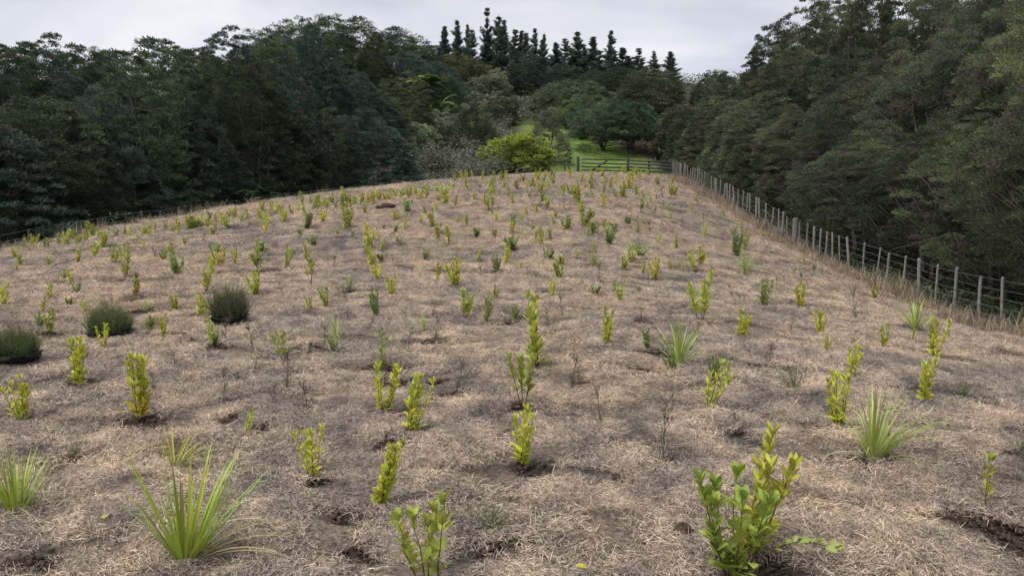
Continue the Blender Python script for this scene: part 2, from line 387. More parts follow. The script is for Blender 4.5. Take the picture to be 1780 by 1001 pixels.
# ------------------------------------------------------------------ plant list: picture place of the foot, height, width, kind
# Y yellow sapling, V yellow-green, G green, T tussock, F flax, M wispy seedling, R leaves only on top, B bushy fine
PL = """
41 426 12 0 Y|58 431 22 0 Y|114 427 27 0 Y|132 429 17 0 Y|165 413 26 0 V|25 449 20 0 Y|37 462 22 0 Y|28 472 12 0 V|84 462 16 0 Y
134 459 24 0 V|165 447 25 0 Y|181 430 27 22 Y|198 462 28 0 V|219 483 55 22 V|252 408 18 0 Y|262 410 20 26 T|236 424 13 0 Y|252 432 18 26 T
270 446 20 0 M|284 453 18 0 G|302 449 26 0 V|307 478 34 0 G|311 409 25 0 Y|331 399 22 20 Y|344 394 20 0 V|321 427 15 0 Y|354 421 15 0 M
369 409 20 0 V|395 399 28 0 V|407 383 20 0 Y|420 386 22 30 T|448 396 15 26 T|463 389 18 0 Y|478 371 20 0 Y|494 388 22 0 Y|374 446 24 0 G
384 466 34 0 V|366 480 36 0 Y|359 509 42 0 V|348 550 38 0 Y|453 440 22 0 G|452 469 36 0 V|445 516 42 0 Y|124 495 25 0 Y|87 522 26 0 V
138 515 22 0 G|73 544 26 0 V|120 534 20 0 G|7 531 38 0 Y|69 571 28 0 G|87 578 40 0 V|150 545 22 0 Y|234 526 46 0 O|252 539 32 24 T
305 541 28 26 Y|440 650 28 0 M|475 700 38 0 M|128 798 46 26 B|585 591 46 46 T|268 682 40 30 M|302 640 34 26 M
456 370 18 0 V|470 368 18 0 Y|463 387 15 0 Y|495 385 18 0 Y|532 398 26 0 G|532 376 14 0 Y|560 386 20 0 Y|604 398 42 0 V
541 358 14 0 V|553 357 18 0 V|562 360 16 0 Y|579 357 18 0 V|597 352 20 0 V|608 354 16 0 Y|615 356 16 0 Y|630 353 16 0 V|642 355 16 0 Y|657 350 17 0 V|675 349 17 0 V
690 343 16 0 V|705 340 16 0 V|698 347 14 0 V|720 341 14 0 Y|733 338 14 0 V|685 383 18 0 Y|709 370 23 0 G|747 357 12 0 M|776 357 34 18 Y|793 359 14 0 V
759 334 15 0 Y|730 389 14 0 V|753 394 28 0 Y|796 388 10 0 Y|811 386 18 22 T|862 385 24 22 T|892 355 15 0 Y|892 388 13 0 G|525 412 13 0 G|545 431 20 0 G
585 408 10 0 V|613 411 10 0 G|642 433 40 0 Y|667 400 10 0 V|685 408 15 0 G|694 427 17 0 G|663 436 18 0 V|664 457 14 20 G|646 464 32 0 Y
658 490 34 0 Y|682 454 12 0 M|681 514 34 0 Y|739 453 16 0 G|760 490 31 0 Y|793 499 46 0 Y|780 428 33 0 Y|829 413 16 20 G|830 454 22 0 V
863 473 28 20 G|835 481 20 0 M|890 433 22 0 G|540 496 36 0 R|546 463 14 22 G|540 541 26 0 V|568 535 36 0 V|654 550 46 24 G|588 516 18 0 M
580 466 23 0 M|492 520 21 0 M|756 536 23 0 M|808 557 52 0 V|845 561 46 22 G|859 523 28 0 V|893 556 26 20 G|739 577 42 34 T|717 477 18 0 M
859 335 15 0 Y|874 329 15 0 V|899 329 16 0 Y|910 318 14 0 V|883 344 14 0 V|907 384 23 22 T|908 413 26 18 T|932 368 12 0 Y
941 338 18 0 Y|943 350 14 0 G|950 365 22 0 V|977 344 20 0 Y|1010 318 16 0 Y|1025 318 16 0 Y|1000 348 15 0 V|1007 353 30 0 Y|982 363 14 0 M
1013 395 32 22 V|1030 382 16 0 M|1049 362 19 22 T|985 401 25 0 G|1013 330 14 0 Y|1040 302 10 0 Y|1085 303 12 0 Y|1115 312 14 0 Y|1124 306 11 0 Y
1093 330 27 0 Y|1070 345 12 0 V|1096 369 19 20 T|1121 345 15 0 Y|1130 354 15 0 Y|1142 336 11 0 V|1172 341 18 0 Y|1152 362 12 0 V|1165 384 18 20 T
1184 395 20 0 M|1195 371 9 0 Y|1108 407 30 32 T|1129 406 20 0 M|1034 410 22 0 G|1057 428 25 0 G|1070 406 17 0 G|992 431 20 14 T|952 452 21 24 G
1004 449 14 0 V|889 434 22 0 G|973 460 18 0 G|974 488 37 0 V|959 518 32 0 Y|1033 464 30 40 T|1096 458 33 0 V|1084 473 26 0 V|1114 448 19 22 G
1117 479 22 0 V|1138 488 37 0 Y|1166 470 26 22 T|1187 474 26 20 T|1177 434 22 0 V|1215 465 34 0 V|1224 410 24 28 T|1280 446 42 25 G|1298 477 48 26 F
1235 488 26 0 M|1080 527 33 0 V|1033 512 15 26 G|1110 510 12 0 G|979 551 46 22 M|893 551 24 0 B|1115 560 28 0 M|1273 520 26 0 M|1325 533 50 26 G
1393 535 42 22 Y|1367 513 13 0 M|1378 476 12 0 G|1392 483 10 0 G|1488 559 66 20 M|1523 521 22 0 V|1376 581 32 0 M|1427 581 42 0 Y|1439 612 44 48 T
1584 591 20 0 Y|1334 632 46 0 M|1285 589 50 32 Y|1053 598 62 26 Y|1217 559 80 40 V|1005 666 32 0 M|795 677 60 0 M|710 602 36 0 M
1280 746 42 30 M|605 560 30 0 M|1775 785 38 34 B|996 612 22 0 M|372 600 24 0 G|445 585 14 0 M|640 575 30 0 M|880 560 26 0 M|1200 520 16 0 V
760 352 13 0 V|825 350 14 0 V|840 318 12 0 Y|812 333 13 0 Y|790 330 12 0 V|775 343 14 0 V|920 345 13 0 V|962 322 13 0 V|990 310 12 0 Y|960 306 11 0 V|935 314 12 0 Y
1055 318 12 0 V|1060 330 12 0 V|1068 308 10 0 V|1100 315 12 0 V|1140 320 11 0 Y|1030 342 13 0 V|845 358 12 0 V|965 382 15 0 V|1092 392 16 0 G|1140 372 12 0 V
1210 352 10 0 V|925 402 14 0 G|860 415 14 0 G|955 412 13 0 V|790 470 14 0 M|905 470 13 0 V|1050 395 13 0 V|930 326 12 0 V|885 316 12 0 Y|870 312 11 0 V|1045 308 10 0 Y|975 334 11 0 V
"""
# near plants with labels of their own: foot x, y, height, width, kind, lean (px), label
NEAR = [
 (322, 978, 212, 215, 'F', 20, 'large bright green sword-leaved plant in the front corner with a dried straw-coloured leaf beside it'),
 (28, 893, 130, 150, 'F', 0, 'grey-green sword-leaved plant cut by the left edge of the photo'),
 (306, 812, 84, 130, 'FY', 60, 'yellow sword-leaved plant with pale wisps behind the large green one'),
 (425, 752, 44, 44, 'V', 0, 'short squat yellow-green sapling right of the yellow sword-leaved plant'),
 (546, 830, 92, 84, 'Y', 0, 'bushy yellow sapling with orange-tinted lower leaves and a side shoot'),
 (662, 876, 118, 44, 'Y', 32, 'slanting yellow sapling with green tip behind the front stemmy sapling'),
 (748, 1040, 205, 104, 'R', 0, 'tall pale yellow sapling with bare stems at the bottom edge'),
 (858, 918, 76, 92, 'B', 0, 'airy bright green fine-leaved seedling beside the pale stemmy sapling'),
 (716, 752, 106, 38, 'Y', 26, 'slim slanting yellow sapling on a dark soil patch in the middle'),
 (668, 716, 92, 54, 'Y', 0, 'dense pale yellow sapling standing in front of a taller green one'),
 (664, 640, 74, 30, 'G', 0, 'slender green sapling rising right behind the dense pale yellow one'),
 (904, 806, 106, 40, 'Y', 4, 'upright dense yellow sapling in front of the sparse leggy one'),
 (910, 702, 104, 60, 'R', 0, 'sparse leggy sapling on a wide patch of turned soil'),
 (930, 640, 132, 40, 'V', -8, 'tallest columnar yellow-green sapling in the middle of the field'),
 (1272, 1012, 215, 130, 'GN', 0, 'large broad-leaved green sapling at the bottom right of the middle'),
 (1300, 970, 235, 84, 'YN', 62, 'leaning yellow sapling with dark stems rising behind the broad-leaved green one'),
 (1708, 888, 108, 44, 'R', 0, 'thin sapling with few dull leaves on dark soil by the right edge'),
 (1518, 800, 142, 180, 'F', 30, 'large green sword-leaved plant with pale arching blades right of the middle'),
 (1458, 742, 102, 38, 'Y', 0, 'narrow yellow sapling left of the large arching green plant'),
 (1477, 656, 62, 40, 'Y', 8, 'yellow sapling leaning behind the narrow yellow one'),
 (1228, 712, 92, 66, 'V', 8, 'open yellow-green sapling with thin stems and a taller side shoot'),
 (1150, 802, 136, 46, 'M', 0, 'tall bare wispy seedling with green needles at its middle'),
 (1045, 738, 78, 36, 'M', 0, 'wispy seedling left of the tall bare one'),
 (1380, 678, 50, 56, 'B', 0, 'low round grey-green wispy bush behind the narrow yellow sapling'),
 (1674, 694, 48, 44, 'B', 0, 'fresh green feathery seedling near the right edge'),
 (1610, 698, 84, 54, 'Y', 10, 'bushy yellow sapling in front of the taller one near the right fence'),
 (1626, 622, 70, 34, 'Y', 6, 'yellow sapling directly behind the bushy one near the right fence'),
 (1537, 607, 46, 28, 'R', 0, 'tufted yellow-green sapling with leaves only on top by the fence'),
 (1590, 574, 66, 84, 'F', 0, 'pale arching sword-leaved plant close to the right fence'),
 (1180, 636, 98, 86, 'F', 0, 'white-edged arching sword-leaved plant in front of a dense green sapling'),
 (136, 672, 88, 42, 'Y', 0, 'tall dense yellow sapling in front of the middle seedling tray'),
 (244, 727, 118, 30, 'Y', 0, 'thin tall yellow sapling with bare lower stem right of the dense one'),
 (42, 732, 82, 50, 'Y', 0, 'bright yellow clumpy sapling near the left edge'),
 (181, 605, 44, 24, 'Y', 0, 'small bright yellow sapling right in front of the middle seedling tray'),
 (285, 586, 44, 26, 'Y', 0, 'yellow sapling beside a torn clod between two seedling trays'),
 (370, 598, 50, 24, 'V', 0, 'thin yellow-green sapling at the corner of the right seedling tray'),
 (498, 632, 60, 30, 'R', -14, 'leggy sapling with a yellow tuft on bare stems'),
]
COLS = {'Y': (.55, .555, .07, .35), 'V': (.48, .51, .085, .42), 'G': (.29, .355, .11, .25), 'O': (.42, .30, .05, .8), 'R': (.40, .42, .085, .45),
        'GN': (.34, .41, .075, .6), 'YN': (.47, .46, .06, .3), 'T': (.40, .42, .13, 1), 'F': (.34, .43, .065, 1), 'FY': (.46, .45, .07, 1),
        'M': (.085, .095, .052, 1), 'B': (.105, .155, .058, 1)}
WDEF = {'Y': .55, 'V': .6, 'G': .9, 'O': .5, 'R': .6, 'T': 1.1, 'F': 1.2, 'M': .6, 'B': 1.0}
plants = []          # x, y, z, height m, width m, kind, lean m, label, depth
for tok in PL.replace('\n', '|').split('|'):
    tok = tok.split()
    if not tok: continue
    px, py, h, w = map(float, tok[:4]); k = tok[4]
    if w == 0: w = max(h * WDEF[k], 7)
    x, y, d = ground_at(px, py)
    plants.append([x, y, h * d / FOC * 1.12, w * d / FOC * (1.2 if py > 480 else 1.4), k, 0, None, d, px, py])
for px, py, h, w, k, lean, lab in NEAR:
    x, y, d = ground_at(px, py)
    plants.append([x, y, h * d / FOC * 1.05, w * d / FOC, k, lean * d / FOC, lab, d, px, py])
rs = np.random.default_rng(11)
for q_ in range(66):          # fringe of young plants along the left crest
    px = 40 + 710 * (q_ + rs.random()) / 66
    py = np.interp(px, [0, 100, 200, 300, 400, 500, 600, 700, 760], [436, 421, 407, 395, 383, 369, 355, 341, 333]) + rs.random() * 9
    x, y, d = ground_at(px, py); k = 'YVVGT'[int(rs.integers(5))]; h = 11 + 9 * rs.random()
    plants.append([x, y, h * d / FOC * 1.15, h * (.75 if k != 'T' else 1.2) * d / FOC, k, 0, 'CREST', d, px, py])
for q_ in range(56):          # and in the far rows under the gate
    px = 790 + 390 * rs.random(); py = 300 + 46 * rs.random() + max(0, px - 1100) * .2
    x, y, d = ground_at(px, py); k = 'YVVYM'[int(rs.integers(5))]; h = 9 + (py - 296) * .2 + 4 * rs.random()
    plants.append([x, y, h * d / FOC * 1.1, h * .62 * d / FOC, k, 0, 'FAR', d, px, py])
for q_ in range(70):          # slim young saplings between the rows
    py = 346 + 130 * rs.random() ** 1.3; px = np.interp(py, [346, 476], [560, 20]) + (np.interp(py, [346, 476], [1210, 1480]) - np.interp(py, [346, 476], [560, 20])) * rs.random()
    x, y, d = ground_at(px, py)
    if x > FX(y) - .8 or min((x - p_[0]) ** 2 + (y - p_[1]) ** 2 for p_ in plants) < .16: continue
    h = .30 + .28 * rs.random(); plants.append([x, y, h, h * .5, 'YVVYV'[int(rs.integers(5))], 0, 'BETWEEN', d, px, py])
for q_ in range(50):          # thin seedlings between the rows
    px = 60 + 1550 * rs.random(); py = 400 + 330 * rs.random()
    x, y, d = ground_at(px, py)
    if x > FX(y) - .6 or min((x - p_[0]) ** 2 + (y - p_[1]) ** 2 for p_ in plants) < .09: continue
    plants.append([x, y, .2 + .2 * rs.random(), .14 + .1 * rs.random(), 'MMMG'[int(rs.integers(4))], 0, 'BETWEEN', d, px, py])
for pl in plants:
    if rs.random() < .75:
        s = .08 + .13 * rs.random()
        SOIL.append((pl[0] + rs.normal(0, .06), pl[1] - .05 + rs.normal(0, .05), s))
for px, py, s in [(1690, 900, .42), (1740, 905, .35), (1180, 925, .12), (640, 960, .28), (560, 830, .3), (900, 700, .35), (690, 770, .3), (830, 790, .25), (1010, 740, .2),
                  (50, 985, .3), (870, 940, .35), (300, 805, .3), (250, 590, .3), (325, 590, .25), (470, 505, .25), (460, 740, .2), (1520, 800, .3), (1140, 830, .3), (620, 885, .25), (1420, 740, .3), (150, 662, .3),
                  (1250, 660, .2), (1110, 640, .2), (760, 660, .2), (700, 500, .3), (860, 500, .35), (940, 480, .3), (520, 610, .25), (1770, 950, .3), (380, 730, .2), (1350, 560, .2), (1000, 425, .4), (740, 440, .4)]:
    x, y, d = ground_at(px, py); SOIL.append((x, y, s * .52))
SO = np.array(SOIL)
def soil_mask(x, y):
    m = np.zeros(x.shape)
    for sx_, sy_, r in SOIL:
        near = (np.abs(x - sx_) < 3 * r) & (np.abs(y - sy_) < 3 * r)
        if near.any():
            d2 = ((x[near] - sx_) / (1.25 * r)) ** 2 + ((y[near] - sy_) / r) ** 2
            m[near] = np.maximum(m[near], np.exp(-d2))
    return m

# ------------------------------------------------------------------ ground: one sheet to the horizon
a_in = np.radians(np.arange(-42, 42.001, .34)); a_out = np.radians(np.concatenate([np.arange(46, 180, 6), [180]]))
ang = np.concatenate([-a_out[::-1][:-1] , a_in, a_out[:-1], ])
ang = np.sort(ang)
rr = [0.25]
while rr[-1] < 1500: rr.append(rr[-1] * (1.0115 if rr[-1] < 90 else 1.05) + .004)
rr = np.array(rr)
A, Rr = np.meshgrid(ang, rr)
X = np.sin(A) * Rr; Y = np.cos(A) * Rr
Z = ground_h(X, Y)
sm_ = soil_mask(X, Y)
Z = Z - .03 * sm_ + sm_ * .05 * vnoise(X * 11 + 3, Y * 11)
fl = in_field(X, Y)
edge = 1 - sstep(.0, 2.6, np.maximum(X - FX(Y), XE(Y) - X))          # strip of dry grass outside the fences
green_path = sstep(63, 66, Y) * (1 - sstep(98, 108, Y)) * sstep(-.5, 2.0, X - (1.5 - .04 * (Y - 66))) * (1 - sstep(0, 2.5, X - (14 - .2 * (Y - 66))))
moss = .55 * np.exp(-((X - 3.2) / 2.2) ** 2 - ((Y - 15.6) / 1.3) ** 2) + .3 * np.exp(-((X + 0.5) / 3) ** 2 - ((Y - 22) / 1.2) ** 2)
zone = np.zeros(X.shape + (4,), np.float32); zone[..., 3] = 1
zone[..., 0] = sm_ * fl
zone[..., 1] = np.clip(green_path + moss * fl * (0.5 + vnoise(X * 2.2, Y * 2.2)), 0, 1)
lit = (1 - fl) * (1 - edge * (Y < 64)) * (1 - green_path)
zone[..., 2] = lit
nr, na = X.shape
V = np.stack([X, Y, Z], -1).reshape(-1, 3)
i = np.arange(nr - 1)[:, None] * na; j = np.arange(na)[None]; k = (j + 1) % na
Q = np.stack([i + j, i + na + j, i + na + k, i + k], -1).reshape(-1, 4)[:, ::-1]
cen = len(V); V = np.vstack([V, [[0, 0, float(ground_h(0, 0))]]])
T = np.stack([np.full(na, cen), np.arange(na), (np.arange(na) + 1) % na], -1)[:, ::-1]
zc = np.vstack([zone.reshape(-1, 4), [[0, 0, 0, 1]]])
g = link('ground', make_mesh('ground', V, [Q, T], M_ground, {'zone': ('FLOAT_COLOR', zc)}, True))
tag(g, 'bare mounded field of dead brown grass running into wooded hills', 'ground', kind='structure')

# ------------------------------------------------------------------ dead grass mat (scattered patches of blades)
src = bpy.data.collections.new('straw_patches')
for s in range(6):
    r = np.random.default_rng(100 + s); nb = 1300
    th = r.random(nb) * 2 * math.pi; rad = .25 * np.sqrt(r.random(nb))
    P = np.stack([np.cos(th) * rad, np.sin(th) * rad, r.random(nb) * .035 - .012], -1)
    hd = r.random(nb) * 2 * math.pi; el = r.normal(.20, .30, nb)
    D = np.stack([np.cos(hd) * np.cos(el), np.sin(hd) * np.cos(el), np.sin(el)], -1)
    L = .025 + .060 * r.random(nb) ** 1.6; W = .0017 + .0021 * r.random(nb)
    Nn = unit(r.normal(0, 1, (nb, 3)) * .6 + np.array([0, 0, 1.]))
    v, q = strips(P, D, L, W, r.normal(.8, .8, nb), 3, 1, 0, Nn)
    var = np.repeat(r.random(nb) ** 1.2, 8)
    src.objects.link(bpy.data.objects.new('straw_patch', make_mesh('straw_patch', v, q, M_straw, {'var': ('FLOAT', var)})))
r = np.random.default_rng(8)
pts = []
def scatter(d0, d1, dens, sc):
    area = .5 * (d1 * d1 - d0 * d0) * 1.50
    nn = int(area * dens)
    d = np.sqrt(d0 * d0 + r.random(nn) * (d1 * d1 - d0 * d0)); a = (r.random(nn) - .5) * 1.50
    x, y = np.sin(a) * d, np.cos(a) * d
    ok = in_field(x, y) > .5
    ok &= soil_mask(x, y) + (vnoise(x * 7, y * 7)) * .9 < .52
    ok &= vnoise(x * 1.9 + 20, y * 1.9) + .6 * vnoise(x * 5, y * 5 + 9) > -.36
    x, y = x[ok], y[ok]
    pts.append(np.stack([x, y, ground_h(x, y), sc * (.75 + .6 * r.random(len(x)))], -1))
scatter(1.2, 7, 18, .85); scatter(7, 14, 13, 1.05); scatter(14, 28, 7, 1.45); scatter(28, 66, 3.0, 2.0)
pts = np.vstack(pts)
e = .12
gx = (ground_h(pts[:, 0] + e, pts[:, 1]) - ground_h(pts[:, 0] - e, pts[:, 1])) / (2 * e)
gy = (ground_h(pts[:, 0], pts[:, 1] + e) - ground_h(pts[:, 0], pts[:, 1] - e)) / (2 * e)
rot = []
for a_, b_, t_ in zip(gx, gy, r.random(len(pts)) * 6.283):
    qn = Vector((0, 0, 1)).rotation_difference(Vector((-a_, -b_, 1)).normalized())
    rot.append((qn.to_matrix() @ Matrix.Rotation(t_, 3, 'Z')).to_euler()[:])
me = bpy.data.meshes.new('dead_grass'); me.vertices.add(len(pts)); me.vertices.foreach_set('co', pts[:, :3].astype(np.float32).ravel())
for nm, ty, va in (('rot', 'FLOAT_VECTOR', np.array(rot)), ('size', 'FLOAT', pts[:, 3]), ('pick', 'INT', r.integers(0, 6, len(pts)))):
    at_ = me.attributes.new(nm, ty, 'POINT'); at_.data.foreach_set('vector' if ty == 'FLOAT_VECTOR' else 'value', va.ravel())
me.materials.append(M_straw)
dg = link('dead_grass', me); tag(dg, 'matted straw of dead sprayed grass covering the whole field', 'grass', kind='stuff')
ng = bpy.data.node_groups.new('scatter_straw', 'GeometryNodeTree')
ng.interface.new_socket('Geometry', in_out='INPUT', socket_type='NodeSocketGeometry')
ng.interface.new_socket('Geometry', in_out='OUTPUT', socket_type='NodeSocketGeometry')
N = ng.nodes; Lk = ng.links
gi = N.new('NodeGroupInput'); go = N.new('NodeGroupOutput'); ip = N.new('GeometryNodeInstanceOnPoints')
ci = N.new('GeometryNodeCollectionInfo'); ci.inputs['Collection'].default_value = src
ci.inputs['Separate Children'].default_value = True; ci.inputs['Reset Children'].default_value = True
def named(nm, ty):
    a_ = N.new('GeometryNodeInputNamedAttribute'); a_.data_type = ty; a_.inputs['Name'].default_value = nm; return a_.outputs['Attribute']
er = N.new('FunctionNodeEulerToRotation')
Lk.new(named('rot', 'FLOAT_VECTOR'), er.inputs[0]); Lk.new(er.outputs[0], ip.inputs['Rotation'])
Lk.new(gi.outputs[0], ip.inputs['Points']); Lk.new(ci.outputs[0], ip.inputs['Instance'])
ip.inputs['Pick Instance'].default_value = True
Lk.new(named('pick', 'INT'), ip.inputs['Instance Index']); Lk.new(named('size', 'FLOAT'), ip.inputs['Scale'])
Lk.new(ip.outputs[0], go.inputs[0])
md = dg.modifiers.new('scatter', 'NODES'); md.node_group = ng

# ------------------------------------------------------------------ trees
def prof(kind, t):
    if kind == 'round': return np.clip(1 - t ** 2.4, 0, 1) ** .62 * (.72 + .28 * np.minimum(1, t / .3)) + .02
    if kind == 'tall': return np.clip(1 - t ** 2.0, 0, 1) ** .7 * (.40 + .60 * np.minimum(1, t / .4)) + .02
    if kind == 'cone': return (1 - t) ** .75 * .94 + .06
    if kind == 'dome': return np.sqrt(np.clip(1 - t * t, 0, 1)) * .97 + .03
def make_tree(seed, H=10., R=2.8, z0=1.0, kind='round', nclump=420, nspray=130, cr=(.28, .55), sl=(.11, .27), sw=(.020, .040), flat=.75, up=.5, stems=3, limbs=34, lr=1.0, lobes=30, lobe_r=.36, bump=.34, dead=.03, shell=.72):
    r = np.random.default_rng(seed)
    m_ = nclump * 4
    t = r.random(m_); th = r.random(m_) * 2 * math.pi
    keep = r.random(m_) < prof(kind, t) * .9 + .1
    t, th = t[keep][:nclump], th[keep][:nclump]; nclump = len(t)
    bt, bth, ba = r.random(lobes), r.random(lobes) * 2 * math.pi, r.normal(.10, .5, lobes) * bump
    dth = np.abs((th[:, None] - bth[None] + math.pi) % (2 * math.pi) - math.pi)
    g_ = np.exp(-(dth * np.maximum(prof(kind, t), .3)[:, None] / .42) ** 2 - ((t[:, None] - bt[None]) * H / (R * .55)) ** 2)
    bul = np.clip(1 + (g_ * ba[None]).sum(1), .55, 1.45)
    sh = np.where(r.random(nclump) < shell, .84 + .16 * r.random(nclump), .3 + .6 * r.random(nclump))
    rad = R * prof(kind, t) * bul * sh
    zt = z0 + t * (H - z0 - .3) * np.where(t > .7, 1 + (sh - 1) * .35 + (bul - 1) * .25, 1)
    C = np.stack([np.cos(th) * rad, np.sin(th) * rad, np.minimum(zt, H * 1.04)], -1)
    crr = cr[0] + (cr[1] - cr[0]) * r.random(nclump)
    lv = np.clip(r.normal(.42, .20, lobes), 0, .9)
    near_l = np.argmax(g_ + 1e-6 * r.random(g_.shape), 1)
    cvar = np.clip(lv[near_l] * .9 + .03 + r.normal(0, .11, nclump), 0, .9)
    cvar = np.where(r.random(nclump) < dead, 1.0, cvar)
    n = nclump * nspray; ci = np.repeat(np.arange(nclump), nspray)
    dv = unit(r.normal(0, 1, (n, 3))); dv[:, 2] = np.abs(dv[:, 2]) * .9 - .25
    rr_ = r.random(n) ** .45
    off = dv * rr_[:, None] * crr[ci][:, None]; off[:, 2] *= flat
    P = C[ci] + off
    outw = C[ci] * np.array([1, 1, 0.]); outw = unit(outw)
    D = unit(outw * .55 + unit(off) * .7 + np.array([0, 0, up]) + r.normal(0, .38, (n, 3)))
    Nn = unit(r.normal(0, 1, (n, 3)) + np.array([0, 0, .8]))
    L = sl[0] + (sl[1] - sl[0]) * r.random(n); W = sw[0] + (sw[1] - sw[0]) * r.random(n)
    v, q = cards(P, D, Nn, L, W)
    var = np.where(cvar[ci] > .95, 1.0, np.clip(cvar[ci] + r.normal(0, .16, n), 0, .92))
    crown = make_mesh('crown', v, q, M_fol, {'var': ('FLOAT', np.repeat(var, 4))})
    mb = MB(); stem_pts = []
    for s in range(stems):
        a = r.random() * 6.28; sp = R * .32 * (stems > 1)
        k = np.linspace(0, 1, 9)
        wob = np.cumsum(r.normal(0, .09 * R / 2.8, (9, 2)), 0); wob -= wob[:1]
        pth = np.stack([np.cos(a) * (.12 + sp * k ** 1.3) + wob[:, 0], np.sin(a) * (.12 + sp * k ** 1.3) + wob[:, 1], k * H * (.76 + .06 * r.random()) - .25], -1)
        mb.tube(pth, lr * H * (.0125 * (1 - k) + .0022), 7); stem_pts.append(pth)
    for ix in r.choice(nclump, min(limbs, nclump), replace=False):
        pth = stem_pts[r.integers(stems)]; tgt = C[ix]
        zz = np.clip(tgt[2] - np.linalg.norm(tgt[:2]) * (.5 + .5 * r.random()), .10 * H, .8 * H)
        s0 = np.array([np.interp(zz, pth[:, 2], pth[:, c]) for c in range(3)])
        k = np.linspace(0, 1, 6)[:, None]
        m = s0 * (1 - k) + tgt * k; m[:, 2] -= (.12 * np.linalg.norm(tgt - s0) * np.sin(k * math.pi))[:, 0]
        m += np.sin(k * math.pi) * r.normal(0, .10, (6, 3))
        mb.tube(m, lr * H * (.0045 * (1 - k[:, 0]) + .0012), 5)
    return crown, mb.mesh('trunk', M_bark)

KAN = [make_tree(20 + s, R=2.75 + .3 * (s % 2), z0=.3, nclump=1000, nspray=76, cr=(.18, .34), sl=(.09, .22), sw=(.030, .055), flat=1.0, up=.75, limbs=6, lr=.7, lobes=40, bump=.34, shell=.88) for s in range(4)]                                   # leafy to the ground
OPEN = [make_tree(40 + s, H=10, R=3.0, z0=2.3, kind='tall', nclump=600, nspray=150, cr=(.22, .46), sl=(.07, .18), sw=(.014, .030), flat=.7, up=.4, stems=5, limbs=80, lr=.85, lobes=26, bump=.85, dead=.12, shell=.75) for s in range(3)]; OPEN.append(OPEN[0])
FARK = [make_tree(60 + s, R=3.1, z0=.3, nclump=420, nspray=50, cr=(.35, .65), sl=(.2, .42), sw=(.05, .09), stems=2, limbs=6, lobes=34, bump=.4, flat=.9, up=.6) for s in range(3)]
CON = [make_tree(70 + s, H=6, R=1.45, z0=.35, kind='cone', nclump=330, nspray=34, cr=(.14, .30), sl=(.12, .32), sw=(.022, .045), up=1.3, flat=1.2, stems=1, limbs=26, lobes=30, bump=.5, dead=.02) for s in range(2)]
DOME = [make_tree(80 + s, H=5, R=3.0, z0=1.3, kind='dome', nclump=420, nspray=70, cr=(.26, .44), sl=(.12, .24), sw=(.05, .085), flat=.9, up=.7, stems=4, limbs=40, lobes=26, bump=.55, dead=0, shell=.85) for s in range(2)]
BUSH = [make_tree(90 + s, H=3, R=1.9, z0=.1, kind='dome', nclump=330, nspray=56, cr=(.16, .34), sl=(.10, .24), sw=(.05, .10), flat=.9, up=.8, stems=5, limbs=30, lobes=26, bump=.6, dead=0, shell=.7) for s in range(2)]
def make_pine(seed, H=14.):
    r = np.random.default_rng(seed); mb = MB()
    k = np.linspace(0, 1, 8); mb.tube(np.stack([r.normal(0, .04, 8) * k, r.normal(0, .04, 8) * k, k * H - .3], -1), .16 * (1 - k) + .02, 6)
    Ps, Ds, Ls, Vs = [], [], [], []
    z_ = 1.4; wf = .75 + .6 * r.random(); gap = .75 + .8 * r.random(); lift = r.normal(0, .14)
    while z_ < H - .2:
        t = z_ / H; ln = ((1 - t) ** (.75 + .5 * (wf - .75)) * 2.5 + .10) * wf; nb = r.integers(4, 7)
        for b_ in range(nb):
            a = r.random() * 6.28; le = ln * (.35 + .95 * r.random()); el = .55 + lift + .55 * t + r.normal(0, .12)
            d = np.array([math.cos(a) * math.cos(el), math.sin(a) * math.cos(el), math.sin(el)])
            s = np.linspace(0, 1, 5)[:, None]; pt = np.array([[0, 0, z_]]) + d * le * s + np.array([[0, 0, 1.]]) * (.22 * le * s ** 2)
            mb.tube(pt, .03 * (1 - s[:, 0]) + .008, 4)
            ntuft = int(10 + 20 * le)
            ss = .25 + .75 * r.random(ntuft)
            p = np.array([0, 0, z_]) + d * le * ss[:, None] + np.array([0, 0, 1.]) * (.22 * le * ss ** 2)[:, None]
            p = np.repeat(p, 6, 0) + r.normal(0, .09, (ntuft * 6, 3))
            Ps.append(p); Ds.append(unit(d * .6 + np.array([0, 0, .55]) + r.normal(0, .5, p.shape)))
            Ls.append((.24 + .34 * r.random(len(p))) * (1 - .45 * t)); Vs.append(np.full(len(p), np.clip(r.normal(.4, .18), 0, .9)))
        z_ += (.50 + .40 * r.random()) * gap
    P = np.vstack(Ps); D = np.vstack(Ds); L = np.concatenate(Ls)
    p2 = np.stack([np.zeros(40), np.zeros(40), H - 1.0 + r.random(40) * 1.0], -1); P = np.vstack([P, p2]); D = np.vstack([D, unit(np.array([0, 0, 1.]) + r.normal(0, .25, (40, 3)))])
    L = np.concatenate([L, np.full(40, .14)]); Va = np.concatenate(Vs + [np.full(40, .4)])
    v, q = cards(P, D, unit(r.normal(0, 1, P.shape)), L, .035 + .04 * r.random(len(P)))
    return make_mesh('crown', v, q, M_fol, {'var': ('FLOAT', np.repeat(Va, 4))}), mb.mesh('trunk', M_bark)
PINE = [make_pine(300 + s) for s in range(7)]

